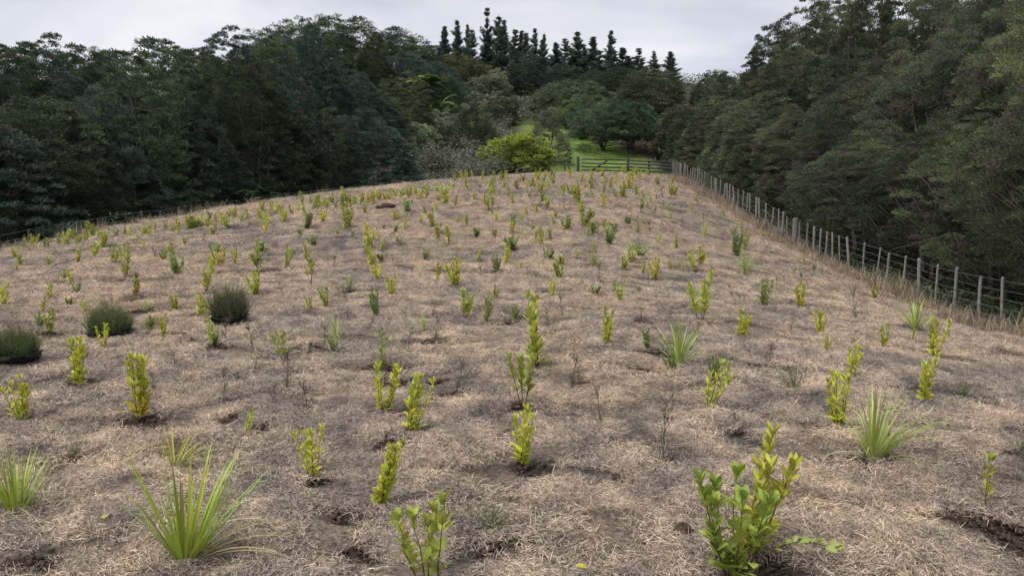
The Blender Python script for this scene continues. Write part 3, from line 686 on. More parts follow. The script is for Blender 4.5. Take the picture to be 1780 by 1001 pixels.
rt = np.random.default_rng(77)
FEET = []
def tree(name, src_, x, y, H, width, col, label, cat, group, H0, R0, jit=.28):
    zb = float(ground_h(x, y)) - .05
    e_ = bpy.data.objects.new(name, None); COL.objects.link(e_)
    e_.empty_display_size = .3
    e_.location = (x, y, zb); e_.rotation_euler = (rt.normal(0, .025), rt.normal(0, .025), rt.random() * 6.283)
    e_.scale = (width / (2 * R0), width / (2 * R0), H / H0)
    tag(e_, label, cat, group)
    c_ = link('crown', src_[0], e_); t_ = link('trunk', src_[1], e_)
    f = 1 + jit * (rt.random() - .5) * 2
    c_.color = (col[0] * f * (1 + .12 * (rt.random() - .5)), col[1] * f, col[2] * f, 1)
    FEET.append((x, y)); return e_
def top_tree(px, py, d, **kw):
    """tree standing at depth d whose top reaches the direction of a picture point"""
    p_ = at_depth(px, py, d)
    H = p_[2] - float(ground_h(p_[0], p_[1])); return p_[0], p_[1], H

ORD = ['first', 'second', 'third', 'fourth', 'fifth', 'sixth', 'seventh', 'eighth', 'ninth', 'tenth', 'eleventh', 'twelfth', 'thirteenth', 'fourteenth', 'fifteenth', 'sixteenth', 'seventeenth', 'eighteenth', 'nineteenth', 'twentieth'] + ['twenty-' + q for q in ('first', 'second', 'third', 'fourth', 'fifth', 'sixth', 'seventh', 'eighth', 'ninth')] + ['thirtieth']
DARK = (.070, .096, .058); OLIVE = (.082, .102, .056); BLUE = (.064, .090, .076)
# left wood, front row
LF = [(-60, 150, 30, 7.0), (60, 148, 33, 7.2), (165, 165, 36, 5.5), (285, 92, 41, 7.8), (360, 190, 41, 4.5), (440, 98, 47, 7.5), (520, 150, 50, 5.0), (560, 200, 54, 4.8), (645, 186, 56, 7.6)]
for i_, (px, py, d, w) in enumerate(LF):
    x, y, H = top_tree(px, py, d)
    tree('kanuka_tree', KAN[i_ % 4], x, y, H, w, DARK if i_ % 2 else BLUE, 'dark feathery tree, %s from the left in the front row of the left wood' % ORD[i_], 'tree', 'trees of the left wood, front row', 10, 3.0)
lay = [(10, [(-90, 100), (60, 95), (170, 92), (250, 82), (350, 78), (440, 88), (520, 105), (580, 95), (640, 118), (710, 128)], 72, 6.5, 'middle row'),
       (24, [(-90, 80), (0, 72), (100, 62), (150, 55), (250, 70), (300, 50), (350, 62), (460, 52), (560, 40), (640, 55), (700, 80), (760, 100)], 60, 7.5, 'back row'),
       (55, [(-90, 90), (300, 60), (420, 55), (470, 48), (520, 36), (555, 24), (590, 36), (640, 30), (690, 45), (720, 62), (770, 85)], 47, 9.0, 'crest row')]
for extra, sil, step, w, rowname in lay:
    cnt = 0
    for px in np.arange(-80, 775, step):
        px = px + rt.normal(0, 7)
        d = np.interp(px, [-60, 60, 285, 440, 560, 645, 720, 800], [30, 33, 41, 47, 54, 56, 62, 70]) + extra * (1 + .35 * np.clip(px, 0, 700) / 700) + rt.normal(0, 1.2)
        if rowname == 'crest row' and px < 380: continue
        py = np.interp(px, [s[0] for s in sil], [s[1] for s in sil]) + rt.normal(0, 3) + (np.interp(px, [300, 480], [14, 2]) if extra > 20 else 6)
        x, y, H = top_tree(px, py, d)
        H = min(H, 17)
        srcs = KAN if extra < 30 else FARK
        tree('kanuka_tree', srcs[int(rt.integers(len(srcs)))], x, y, H, w * (.85 + .3 * rt.random()), [DARK, OLIVE, BLUE][int(rt.integers(3))],
             'dark tree of the left wood, %s from the left in its %s' % (ORD[min(cnt, 19)], rowname), 'tree', 'trees of the left wood, ' + rowname, 10, 3.0)
        cnt += 1
# right wood: rows beyond the fence
RO = [(2.9, 3.3, [(1130, 205), (1200, 190), (1260, 200), (1320, 175), (1400, 165), (1480, 175), (1560, 190), (1640, 150), (1740, 135), (1900, 60)], 'row nearest the right fence', 5.0),
      (6.3, 3.6, [(1100, 150), (1170, 128), (1240, 120), (1300, 110), (1370, 90), (1440, 70), (1520, 60), (1620, 40), (1700, -20), (1900, -160)], 'second row behind the right fence', 6.0),
      (10.5, 4.2, [(1080, 140), (1170, 116), (1280, 98), (1340, 62), (1385, 18), (1440, 5), (1480, -30), (1600, -60), (1900, -160)], 'third row behind the right fence', 6.6),
      (16, 5.0, [(1080, 150), (1170, 125), (1280, 104), (1400, 40), (1500, -20), (1700, -80), (1900, -160)], 'back row of the right wood', 7.5)]
for off, step, sil, rowname, w in RO:
    y = 15.0 if off < 12 else 22; cnt = 0
    while y < 84:
        x = float(FX(min(y, 70))) + off + rt.normal(0, .35) + max(0, y - 66) * .10
        px = 890 + x / y * FOC
        if px < 1960:
            py = np.interp(px, [s[0] for s in sil], [s[1] for s in sil]) + rt.normal(0, 8)
            p_ = at_depth(px, py, y); H = np.clip(p_[2] - float(ground_h(x, y)), 3.2, 17)
            srcs = OPEN if y < 44 else KAN
            tree('kanuka_tree', srcs[int(rt.integers(4))], x, y, H, w * (.9 + .3 * rt.random()), (.122, .138, .078) if y < 25 and off < 7 else [(.086, .100, .063), (.100, .112, .070), (.078, .098, .066)][int(rt.integers(3))],
                 'olive feathery tree, %s from the camera in the %s' % (ORD[min(cnt, 19)], rowname), 'tree', 'trees of the right wood, ' + rowname, 10, 3.0)
            cnt += 1
        y += step * (1 + .012 * y) * (.85 + .3 * rt.random())
# pines on the skyline
PX = [(775, 48), (797, 40), (813, 44), (847, 16), (862, 27), (876, 38), (893, 54), (905, 56), (930, 54), (946, 61), (965, 80), (982, 68), (1003, 58), (1018, 80), (1033, 67), (1060, 58), (1083, 84), (1109, 87), (1136, 90), (1164, 92)]
for i_, (px, py) in enumerate(PX):
    x, y, H = top_tree(px, py, 140 + rt.normal(0, 5) + (6 if i_ % 2 else 0))
    tree('pine_tree', PINE[(i_ * 3) % 7], x, y, H + .3, max(H * .50, 5.0) * (.7 + .75 * rt.random()), (.088, .122, .102), 'dark pointed pine on the skyline, %s from the left' % ORD[i_], 'pine', 'pines along the skyline', 14, 2.2)
for i_ in range(17):
    x, y, H = top_tree(772 + i_ * 24.5, np.interp(i_, [0, 4, 8, 16], [62, 46, 74, 106]) + rt.normal(0, 4), 133 + rt.normal(0, 2))
    tree('pine_tree', PINE[(i_ * 2 + 1) % 7], x, y, H, max(H * .6, 5.2), (.080, .112, .092), 'shorter pine in the dark front rank under the skyline, %s from the left' % ORD[i_], 'pine', 'shorter pines below the skyline', 14, 2.2)
# mixed trees and shrubs of the middle slope: px, top py, depth, width m, source, colour, label, name
MID = [
 (780, 132, 96, 4.6, CON[0], 6, 1.35, (.034, .052, .030), 'dark pointed small tree left of the pale-stemmed slender one', 'conical_tree'),
 (822, 160, 79, 4.4, CON[1], 6, 1.35, (.060, .076, .045), 'slender feathery small tree on the bank above the scrub', 'conical_tree'),
 (955, 184, 73, 4.2, CON[0], 6, 1.35, (.075, .080, .055), 'grey-green slender feathery tree beside the bright bush', 'conical_tree'),
 (880, 145, 102, 3.6, CON[1], 6, 1.35, (.050, .062, .040), 'small dark tree at the top of the grassy path', 'conical_tree'),
 (915, 92, 122, 6.5, FARK[1], 10, 3.0, (.024, .036, .026), 'dark broad tree standing below the pines', 'broad_tree'),
 (800, 96, 124, 7.5, FARK[2], 10, 3.0, (.058, .060, .030), 'olive tree on the upper slope left of the grey scrub', 'broad_tree'),
 (760, 108, 112, 8.0, FARK[0], 10, 3.0, (.034, .048, .034), 'dark rounded tree at the end of the left wood', 'broad_tree'),
 (835, 112, 128, 6.0, FARK[1], 10, 3.0, (.066, .062, .030), 'brownish olive tree just under the tallest pine', 'broad_tree'),
 (700, 120, 104, 8.0, FARK[2], 10, 3.0, (.030, .044, .032), 'dark tree above the pale fern patch', 'broad_tree'),
 (745, 172, 84, 5.5, BUSH[0], 3, 1.9, (.130, .175, .075), 'pale green leafy shrub under the tree fern', 'shrub'),
 (772, 190, 80, 4.4, BUSH[1], 3, 1.9, (.105, .120, .090), 'grey-green leafy shrub beside the pale green one', 'shrub'),
 (1052, 178, 80, 7.4, DOME[0], 5, 3.0, (.048, .066, .042), 'umbrella-shaped grey-green shrub nearest the gate', 'spreading_tree'),
 (1012, 140, 96, 10.0, DOME[1], 5, 3.0, (.056, .074, .046), 'wide umbrella-shaped tree behind the one nearest the gate', 'spreading_tree'),
 (1020, 166, 88, 5.6, DOME[0], 5, 3.0, (.062, .082, .044), 'small umbrella-shaped tree between the two larger ones', 'spreading_tree'),
 (1100, 172, 78, 6.0, DOME[1], 5, 3.0, (.040, .056, .036), 'dark umbrella-shaped tree at the edge of the right wood', 'spreading_tree'),
 (960, 148, 104, 5.0, DOME[0], 5, 3.0, (.070, .074, .056), 'greyish spreading shrub left of the wide umbrella-shaped tree', 'spreading_tree'),
 (1075, 118, 114, 8.5, FARK[0], 10, 3.0, (.026, .036, .024), 'dark round tree below the right end of the pines', 'broad_tree'),
 (1130, 120, 106, 8.5, FARK[2], 10, 3.0, (.042, .052, .030), 'olive round tree where the right wood meets the pines', 'broad_tree'),
 (980, 116, 120, 7.0, FARK[1], 10, 3.0, (.028, .040, .028), 'dark tree below the middle of the pine row', 'broad_tree'),
 (1030, 122, 124, 7.0, FARK[0], 10, 3.0, (.030, .042, .030), 'dark tree between the umbrella-shaped trees and the pines', 'broad_tree'),
 (695, 192, 76, 4.5, BUSH[1], 3, 1.9, (.085, .115, .060), 'soft green shrub against the dark edge of the left wood', 'shrub'),
 (727, 208, 72, 4.0, BUSH[0], 3, 1.9, (.105, .130, .080), 'pale grey-green shrub in front of the soft green one', 'shrub'),
 (806, 182, 90, 4.5, BUSH[1], 3, 1.9, (.090, .110, .060), 'mid-green shrub behind the slender bank tree', 'shrub'),
 (838, 206, 82, 3.4, BUSH[0], 3, 1.9, (.120, .150, .050), 'yellowish shrub at the left edge of the grassy track', 'shrub'),
 (862, 168, 98, 4.6, BUSH[1], 3, 1.9, (.080, .095, .058), 'grey-green shrub at the upper end of the track', 'shrub'),
 (845, 128, 118, 6.0, BUSH[0], 3, 1.9, (.100, .112, .078), 'pale grey shrub on the open slope under the tallest pine', 'shrub'),
 (875, 118, 124, 6.0, BUSH[1], 3, 1.9, (.108, .115, .085), 'pale grey shrub left of the dark broad tree', 'shrub'),
 (897, 230, 66.6, 5.8, BUSH[0], 3, 1.9, (.150, .180, .042), 'bright yellow-green leafy bush beyond the fence', 'shrub'),
]
for i_, (px, py, d, w, s_, H0, R0, col, lab, nm) in enumerate(MID):
    x, y, H = top_tree(px, py, d)
    col = tuple(min(c_ * (1.95 if 'umbrella' in lab or 'spreading' in nm else 1.85), .36) for c_ in col)
    tree(nm, s_, x, y, max(H, 1.5), w, col, lab, 'shrub' if 'shrub' in nm else 'tree', None, H0, R0, .05)

# tree ferns and ferns
def frond_mesh(seed, n_p=22):
    r = np.random.default_rng(seed); P, D, L = [], [], []
    k = np.linspace(0, 1, 9); path = np.stack([k * 1.0, 0 * k, .55 * k - .75 * k ** 2], -1)
    mb = MB(); mb.tube(path, .012 * (1 - k) + .003, 4)
    for s in np.linspace(.12, .98, n_p):
        c_ = np.array([np.interp(s, k, path[:, c]) for c in range(3)])
        for sg in (-1, 1):
            for m_ in range(2):
                P.append(c_); D.append([.5, sg, -.18 - .1 * r.random()]); L.append(.30 * math.sin(math.pi * (.1 + .86 * s)) + .03)
    P = np.array(P); D = unit(np.array(D) + r.normal(0, .05, P.shape)); L = np.array(L)
    v, q = cards(P, D, np.tile([0, 0, 1.], (len(P), 1)), L, L * .22 + .02)
    vt = np.vstack(mb.v); qt = np.vstack(mb.q)
    return make_mesh('frond', np.vstack([v, vt]), np.vstack([q, qt + len(v)]), M_fol, {'var': ('FLOAT', np.concatenate([np.repeat(np.clip(r.normal(.5, .15, len(P)), 0, .9), 4), np.full(len(vt), .2)]))})
FROND = [frond_mesh(s) for s in range(2)]
def fern(name, px, py_top, d, fl_len, col, label, nf=14, ground_fern=False, hgt=None):
    p_ = at_depth(px, py_top, d); zb = float(ground_h(p_[0], p_[1])) - .05
    H = max((hgt if hgt else p_[2] - zb) - fl_len * .15, .15)
    e_ = bpy.data.objects.new(name, None); COL.objects.link(e_); e_.location = (p_[0], p_[1], zb); tag(e_, label, 'fern')
    k = np.linspace(0, 1, 6)
    link('trunk', MB().tube(np.stack([.1 * np.sin(k * 2), 0 * k, k * (H + .05)], -1), .11 - .03 * k if not ground_fern else .05, 7).mesh('trunk', M_bark), e_)
    for f in range(nf):
        o_ = link('frond', FROND[f % 2], e_, (.1 * math.sin(2), 0, H)); o_.rotation_euler = (rt.normal(0, .15), rt.normal(-.15, .22), f * 2.399)
        s = fl_len * (.8 + .35 * rt.random()); o_.scale = (s, s, s); o_.color = (*col, 1)
fern('tree_fern', 740, 142, 88, 2.4, (.14, .20, .06), 'tree fern with pale green arching fronds on the middle slope')
fern('tree_fern', 722, 168, 82, 2.0, (.12, .18, .06), 'lower tree fern at the edge of the left wood beside the pale shrub')
fern('tree_fern', 765, 178, 83, 1.8, (.13, .18, .07), 'small tree fern to the right of the pale green shrub')
fern('ground_fern', 452, 336, 39, 1.1, (.045, .085, .045), 'dark green fern spreading at the foot of the left wood', 12, True)
fern('ground_fern', 470, 345, 38, .9, (.045, .085, .045), 'smaller dark fern right beside the spreading one', 10, True)

# bare pale branches in the woods
def dead_branch(label, a, b_, seed, n_tw=7, rad=.035):
    r = np.random.default_rng(seed); a = np.array(a, float); b_ = np.array(b_, float)
    k = np.linspace(0, 1, 9)[:, None]; pth = a * (1 - k) + b_ * k + np.sin(k * math.pi) * np.array([0, 0, .12 * np.linalg.norm(b_ - a)]) + np.cumsum(r.normal(0, .05, (9, 3)), 0)
    mb = MB(); mb.tube(pth, rad * (1 - .75 * k[:, 0]), 6)
    for t in range(n_tw):
        i_ = r.integers(3, 8); d = unit(unit(b_ - a) + r.normal(0, .6, 3)); ln = np.linalg.norm(b_ - a) * (.2 + .3 * r.random())
        kk = np.linspace(0, 1, 6)[:, None]; p2 = pth[i_] + d * ln * kk + np.cumsum(r.normal(0, .04, (6, 3)), 0) * kk
        mb.tube(p2, rad * .5 * (1 - .8 * kk[:, 0]), 4)
    o_ = link('dead_branch', mb.mesh('dead_branch', M_bark)); tag(o_, label, 'branch')
def gz(x, y): return float(ground_h(x, y))
for s, (px0, py0, d0, px1, py1, d1, lab) in enumerate([
    (1505, 352, 31, 1395, 285, 29, 'long pale bare limb slanting down through the right wood'),
    (1395, 365, 33, 1310, 318, 31, 'pale curved dead bough low in the right wood above the fence'),
    (1390, 362, 33, 1345, 312, 32, 'shorter pale dead bough just above the curved one'),
    (282, 250, 37.0, 268, 205, 36.6, 'pale bare forked branches showing in the largest left crown'),
    (1700, 470, 22, 1640, 380, 21, 'grey leaning dead stem behind the posts at the right'),
    (1760, 430, 20, 1700, 330, 20, 'grey forked dead stem close to the right edge')]):
    A_ = at_depth(px0, py0, d0); B_ = at_depth(px1, py1, d1)
    if s > 3: A_[2] = gz(A_[0], A_[1]) - .1
    dead_branch(lab, A_, B_, 500 + s, 4, .03)

# ------------------------------------------------------------------ scattered cover: scrub, long grass, undergrowth (one mass each)
def blades_obj(name, x, y, h, w, mat, label, cat, seed, droop=.5, spread=.35, seg=3, lift=0.0):
    r = np.random.default_rng(seed); n_ = len(x)
    P = np.stack([x, y, ground_h(x, y) - .02 + lift], -1)
    a = r.random(n_) * 6.283; D = unit(np.stack([np.cos(a) * spread, np.sin(a) * spread, np.ones(n_)], -1) + r.normal(0, spread * .4, (n_, 3)))
    v, q = strips(P, D, h, w, r.random(n_) * droop * 2, seg)
    o_ = link(name, make_mesh(name, v, q, mat, {'var': ('FLOAT', np.repeat(r.random(n_), (seg + 1) * 2))}))
    tag(o_, label, cat, kind='stuff'); return o_
r = np.random.default_rng(31)
# long dry grass under the right fence
ncl = 1500; yy = 12 + 51 * r.random(ncl) ** 1.1; xx = FX(yy) + r.normal(-.2, .38, ncl)
cnt = 21; x = np.repeat(xx, cnt) + r.normal(0, .10, ncl * cnt); y = np.repeat(yy, cnt) + r.normal(0, .10, ncl * cnt)
tall = np.repeat((.22 + .42 * r.random(ncl) ** 2) * (.6 + .8 * (vnoise(yy * .5, xx * 0) + .5)), cnt)
blades_obj('dry_grass', x, y, tall * (.6 + .7 * r.random(len(x))), .007 + .007 * r.random(len(x)), M_drygrass, 'long dry tan grass growing along the right fence', 'grass', 1, .9, .45)
# dry grass along the left crest
ncl = 700; yy = 18 + 44 * r.random(ncl); xx = XE(yy) + r.normal(-.8, .6, ncl)
cnt = 20; x = np.repeat(xx, cnt) + r.normal(0, .12, ncl * cnt); y = np.repeat(yy, cnt) + r.normal(0, .12, ncl * cnt)
blades_obj('dry_grass', x, y, (.16 + .34 * np.repeat(r.random(ncl) ** 3, cnt)) * (.6 + .7 * r.random(len(x))), .007 + .006 * r.random(len(x)), M_drygrass, 'sparse dry grass along the left edge of the mound', 'grass', 2, .8, .4)
# fresh grass beyond the gate
n_ = 27000; y = 64 + 42 * r.random(n_) ** 1.3; x = 1 + 14 * r.random(n_) - .04 * (y - 66)
ok = (x - (1.0 - .04 * (y - 66)) > 0) & (x < 14.5 - .2 * (y - 66)); x, y = x[ok], y[ok]
hh = (.12 + .22 * (vnoise(x * .8, y * .8) + .5) ** 1.5)
blades_obj('fresh_grass', x, y, hh * (.7 + .6 * r.random(len(x))), .018 + .015 * r.random(len(x)), M_greengrass, 'bright fresh green grass on the track beyond the gate', 'grass', 3, .9, .5)
def leafy_mass(name, x, y, top, mat, label, cat, seed, sl, sw, nspr=1):
    r = np.random.default_rng(seed); n_ = len(x)
    P = np.stack([x, y, ground_h(x, y) + top * np.sqrt(r.random(n_))], -1)
    D = unit(r.normal(0, 1, (n_, 3)) * np.array([1, 1, .5]) + np.array([0, 0, .25])); Nn = unit(r.normal(0, .7, (n_, 3)) + np.array([0, 0, 1.]))
    v, q = cards(P, D, Nn, sl[0] + (sl[1] - sl[0]) * r.random(n_), sw[0] + (sw[1] - sw[0]) * r.random(n_))
    var = np.clip(vnoise(x * .5 + 5, y * .5) * .9 + .5 + r.normal(0, .2, n_), 0, 1)
    o_ = link(name, make_mesh(name, v, q, mat, {'var': ('FLOAT', np.repeat(var, 4))})); tag(o_, label, cat, kind='stuff')
# grey-brown scrub bank between the left wood and the path
n_ = 90000; y = 58 + 42 * r.random(n_) ** 1.2; x = -16 + 20 * r.random(n_)
ok = (x < 1.2 - .05 * (y - 62) + vnoise(y, y) * 1.5) & (x > -13 + .05 * (y - 60)) & (x < XE(y) - 1.2); x, y = x[ok], y[ok]
leafy_mass('scrub', x, y, (.9 + 1.9 * (vnoise(x * .55, y * .55) + .5)) * .85, M_bracken, 'grey-brown tangled scrub on the bank left of the green track', 'scrub', 4, (.14, .36), (.05, .11))
n_ = 50000; y = 98 + 40 * r.random(n_); x = -14 + 26 * r.random(n_)
leafy_mass('scrub', x, y, (.7 + 1.8 * (vnoise(x * .4, y * .4) + .5)) * .8, M_bracken, 'pale grey scrub on the open slope below the pines', 'scrub', 5, (.2, .5), (.07, .15))
# leafy cover of the hillside between the trees
n_ = 58000; y = 66 + 92 * r.random(n_); x = -70 + 140 * r.random(n_)
ok = ((x < -13) | (x > 14.5 - .2 * (y - 66)) | (y > 108)) & (np.abs(x) < .75 * y); x, y = x[ok], y[ok]
leafy_mass('undergrowth', x, y, .5 + 1.8 * (vnoise(x * .35, y * .35) + .5), M_under, 'low dark green cover on the hillside between the trees', 'undergrowth', 8, (.25, .65), (.10, .22))
# undergrowth in the woods
n_ = 60000; y = 12 + 60 * r.random(n_) ** 1.2; e_ = .8 + 6.5 * r.random(n_); x = FX(np.minimum(y, 70)) + e_
leafy_mass('undergrowth', x, y, .35 + 1.0 * (vnoise(x * .7, y * .7) + .5) * np.clip(e_ / 2, .3, 1.3), M_under, 'dark leafy undergrowth beneath the right wood', 'undergrowth', 6, (.08, .24), (.03, .09))
n_ = 45000; y = 20 + 50 * r.random(n_); x = XE(np.minimum(y, 70)) - 2.4 - 8 * r.random(n_)
ok = ~((y > 57) & (x > -12)); x, y = x[ok], y[ok]
leafy_mass('undergrowth', x, y, .3 + 1.1 * (vnoise(x * .7, y * .7) + .5), M_under, 'dark leafy undergrowth beneath the left wood', 'undergrowth', 7, (.10, .30), (.04, .10))

# ------------------------------------------------------------------ fences and gate
def post_mesh(name, h, rad, sides, mat, seed):
    r = np.random.default_rng(seed)
    k = np.array([0, .5, .97, 1.0]); return MB().tube(np.stack([r.normal(0, .004, 4), r.normal(0, .004, 4), k * (h + .3) - .3], -1), rad * np.array([1, .98, .96, .86]), sides).mesh(name, mat)
def fence(label, pts, kinds, h, n_wire, mat, seed, group=None, thick=1.0):
    root = bpy.data.objects.new('wire_fence', None); COL.objects.link(root)
    p0 = pts[0]; root.location = p0; tag(root, label, 'fence', group)
    r = np.random.default_rng(seed)
    pm = post_mesh('post', h + .03, .05 * thick, 10, mat, seed); bm = [post_mesh('batten', h, 0.036 * thick, 7, mat, seed + s) for s in range(1, 4)]; smh = post_mesh('strainer_post', h + .12, .125, 12, mat, seed + 9)
    for p, kd in zip(pts, kinds):
        o_ = link({'p': 'post', 'b': 'batten', 's': 'strainer_post'}[kd], {'p': pm, 'b': bm[r.integers(3)], 's': smh}[kd], root)
        o_.location = np.array(p) - np.array(p0)
        o_.rotation_euler = (r.normal(0, .045), r.normal(0, .045), r.random() * 6); q_ = .75 + .5 * r.random(); o_.scale = (q_, q_, 1 + r.normal(0, .04))
    P = np.array(pts) - np.array(p0)
    for w_ in range(n_wire):
        path = P.copy(); path[:, 2] += h * (.12 + .85 * w_ / (n_wire - 1)) + r.normal(0, .008, len(P)); path[:, 0] -= .03
        link('wire', MB().tube(path, .0042, 4).mesh('wire', M_wire), root)
pts, kinds = [], []
y = 9.0; i_ = 0
rf = np.random.default_rng(3)
while y < 61.5:
    pts.append((float(FX(y)) + rf.normal(0, .02), y, float(ground_h(FX(y), y)) - .02))
    kd = 'p' if i_ % 5 == 3 else 'b'
    if abs(y - 32.7) < .40: kd = 's'
    kinds.append(kd); y += (.95 if y < 28 else .78) + rf.normal(0, .09); i_ += 1
fence('grey post and batten wire fence running up the right side of the field', pts, kinds, 1.24, 6, M_post, 60)
pts, kinds = [], []; y = 17.0; i_ = 0
while y < 61:
    xx_ = float(XE(y)) - 2.5
    pts.append((xx_, y, float(ground_h(xx_, y)) - .02)); kinds.append('p' if i_ % 4 == 0 else 'b'); y += .95 + rf.normal(0, .08); i_ += 1
fence('dark wire fence half hidden behind the left crest of the field', pts, kinds, 1.2, 5, M_oldrail, 70)
# rail fence and gate at the far end
def on_ground(px, depth):
    x_ = (px - 890) / FOC * depth; return np.array([x_, depth, float(ground_h(x_, depth))])
G0, G1, G2 = on_ground(1006, 63.6), on_ground(1089, 63.2), on_ground(1163, 61.8)
def rail_part(name, a, b_, w, h, root, org):
    o_ = link(name, MB().beam(np.array(a) - org, np.array(b_) - org, w, h).mesh(name, M_oldrail, False), root); return o_
gate = bpy.data.objects.new('farm_gate', None); COL.objects.link(gate); gate.location = G0; tag(gate, 'closed wooden bar gate with a diagonal brace at the far end of the field', 'gate')
up = np.array([0, 0, 1.]); gv = (G1 - G0); A_ = G0 + gv * .045; B_ = G1 - gv * .03
for t in (.20, .45, .70, .98): rail_part('rail', A_ + up * t * 1.12, B_ + up * t * 1.12, .04, .11, gate, G0)
for s_ in (0, 1): q_ = A_ * (1 - s_) + B_ * s_; rail_part('stile', q_ + up * .12, q_ + up * 1.18, .09, .09, gate, G0)
q_ = A_ * .36 + B_ * .64; rail_part('upright', q_ + up * .12 - np.array([0, .05, 0]), q_ + up * 1.12 - np.array([0, .05, 0]), .09, .05, gate, G0)
rail_part('brace', A_ * .78 + B_ * .22 + up * .2 - np.array([0, .06, 0]), A_ * .42 + B_ * .58 + up * 1.05 - np.array([0, .06, 0]), .05, .12, gate, G0)
rf_root = bpy.data.objects.new('rail_fence', None); COL.objects.link(rf_root); rf_root.location = G1; tag(rf_root, 'dark weathered rail fence between the gate and the right fence', 'fence')
for t, o_x in ((0, 0), (.5, 0), (1, 0)):
    q_ = G1 * (1 - t) + G2 * t; q_[2] = float(ground_h(q_[0], q_[1])); o_ = link('post', post_mesh('post', 1.3 if t != .5 else 1.1, .11 if t != .5 else .07, 10, M_oldrail, 81), rf_root); o_.location = q_ - G1
for t in (.28, .52, .76, 1.0):
    rail_part('rail', G1 + up * t * 1.08 + np.array([.1, -.1, 0]), G2 + up * t * 1.08 + np.array([-.1, -.1, 0]), .05, .15, rf_root, G1)
gp = link('gate_post', post_mesh('gate_post', 1.3, .11, 12, M_oldrail, 82)); gp.location = G0 - np.array([.12, 0, 0]); tag(gp, 'thick dark post on which the left end of the gate hangs', 'post')
pl_ = on_ground(942, 64.5); o_ = link('fence_post', post_mesh('fence_post', 1.15, .085, 10, M_oldrail, 83)); o_.location = pl_; tag(o_, 'lone dark post right of the bright bush', 'post')
pa = on_ground(981, 64.5); rs_root = bpy.data.objects.new('fence_stay', None); COL.objects.link(rs_root); rs_root.location = pa; tag(rs_root, 'upright post with a slanting stay between the lone post and the gate', 'post')
link('post', post_mesh('post', 1.15, .05, 8, M_oldrail, 84), rs_root)
link('stay', MB().tube([(.55, 0, -.1), (.03, 0, 1.0)], .045, 8).mesh('stay', M_oldrail), rs_root)
wr = bpy.data.objects.new('wire_fence', None); COL.objects.link(wr); wr.location = pa; tag(wr, 'low wires strung from the left fence to the gate post', 'fence')
a0 = np.array([float(XE(60.9)) - 2.3, 60.9, float(ground_h(XE(60.9) - 2.3, 60.9))])
for t in (.25, .5, .75, 1.0):
    link('wire', MB().tube(np.array([a0, pl_, pa, G0 - np.array([.2, 0, 0])]) + up * t - pa, .006, 4).mesh('wire', M_wire), wr)

# ------------------------------------------------------------------ plants: generators
def sapling_geo(seed, nst, nl, ll, spread, bare=0.0, asp=.40, lean=0.0, width=.28):
    """unit-height sapling: stem paths and leaf arrays"""
    r = np.random.default_rng(seed); stems = []; P, D, L, tone = [], [], [], []
    for s in range(nst):
        a = r.random() * 6.283; top = .72 + .28 * r.random() if s else 1.0
        k = np.linspace(0, 1, 8); sp = width * spread * (.3 + .9 * r.random()) * (0 if nst == 1 else 1)
        pth = np.stack([np.cos(a) * (.02 + sp * k ** .8) + np.cumsum(r.normal(0, .007, 8)) + lean * k ** 1.2 * top, np.sin(a) * (.02 + sp * k ** .8) + np.cumsum(r.normal(0, .007, 8)), k * top * .93], -1)
        stems.append(pth)
        n_ = max(4, int(nl * (.6 + .6 * r.random()) / nst))
        ts = np.sort(bare + (1.0 - bare) * r.random(n_) ** .9)
        for i_, t in enumerate(ts):
            c_ = [np.interp(t, k, pth[:, j_]) for j_ in range(3)]
            az = i_ * 2.399 + r.normal(0, .4); el = .55 + .55 * t + r.normal(0, .18)
            P.append(c_); D.append([math.cos(az) * math.cos(el), math.sin(az) * math.cos(el), math.sin(el)]); L.append(ll * (.7 + .5 * r.random()) * (1.05 - .35 * t)); tone.append(t * top)
        for q_ in range(4):
            az = q_ * 1.57 + r.random(); el = 1.05
            P.append(pth[-1]); D.append([math.cos(az) * math.cos(el), math.sin(az) * math.cos(el), math.sin(el)]); L.append(ll * .75); tone.append(1.0 * top)
    return stems, np.array(P), np.array(D), np.array(L), np.array(tone), asp, r
def stem_mesh(stems, rad=.012):
    mb = MB()
    for s in stems:
        s = s.copy(); s[0, 2] -= .03; mb.tube(s, rad * (1 - .7 * np.linspace(0, 1, len(s))), 5)
    return mb.mesh('stem', M_stem)
def leaf_frame(D, r):
    up_ = np.tile([0, 0, 1.], (len(D), 1)) + r.normal(0, .35, D.shape)
    s = unit(np.cross(D, up_)); return unit(np.cross(s, D))
def sapling_var(seed, **kw):
    stems, P, D, L, tone, asp, r = sapling_geo(seed, **kw)
    v, f = leaves(P, D, leaf_frame(D, r), L, L * asp * (.85 + .3 * r.random(len(L))))
    return make_mesh('foliage', v, f, M_leaf, {'var': ('FLOAT', np.repeat(r.random(len(P)), 8)), 'tone': ('FLOAT', np.repeat(np.clip((tone - .35) * 1.5, 0, 1), 8))}), stem_mesh(stems, .010)
VAR = {'Y': [sapling_var(600 + s, nst=[3, 4, 2, 5][s % 4], nl=[230, 280, 170, 320][s % 4], ll=[.15, .16, .16, .14][s % 4], spread=[.5, .65, .4, .6][s % 4], bare=[0, .1, .2, 0][s % 4], asp=.34) for s in range(6)],
       'V': [sapling_var(620 + s, nst=3 + s % 3, nl=220, ll=.155, spread=.55, bare=.04 + .06 * s, asp=.36) for s in range(5)],
       'G': [sapling_var(640 + s, nst=7, nl=230, ll=.17, spread=.95, bare=.08, asp=.48) for s in range(4)],
       'R': [sapling_var(660 + s, nst=4, nl=64, ll=.19, spread=.8, bare=.55) for s in range(3)]}
VAR['O'] = VAR['V']
WID = {'Y': .46, 'V': .50, 'G': .75, 'R': .55, 'O': .5}
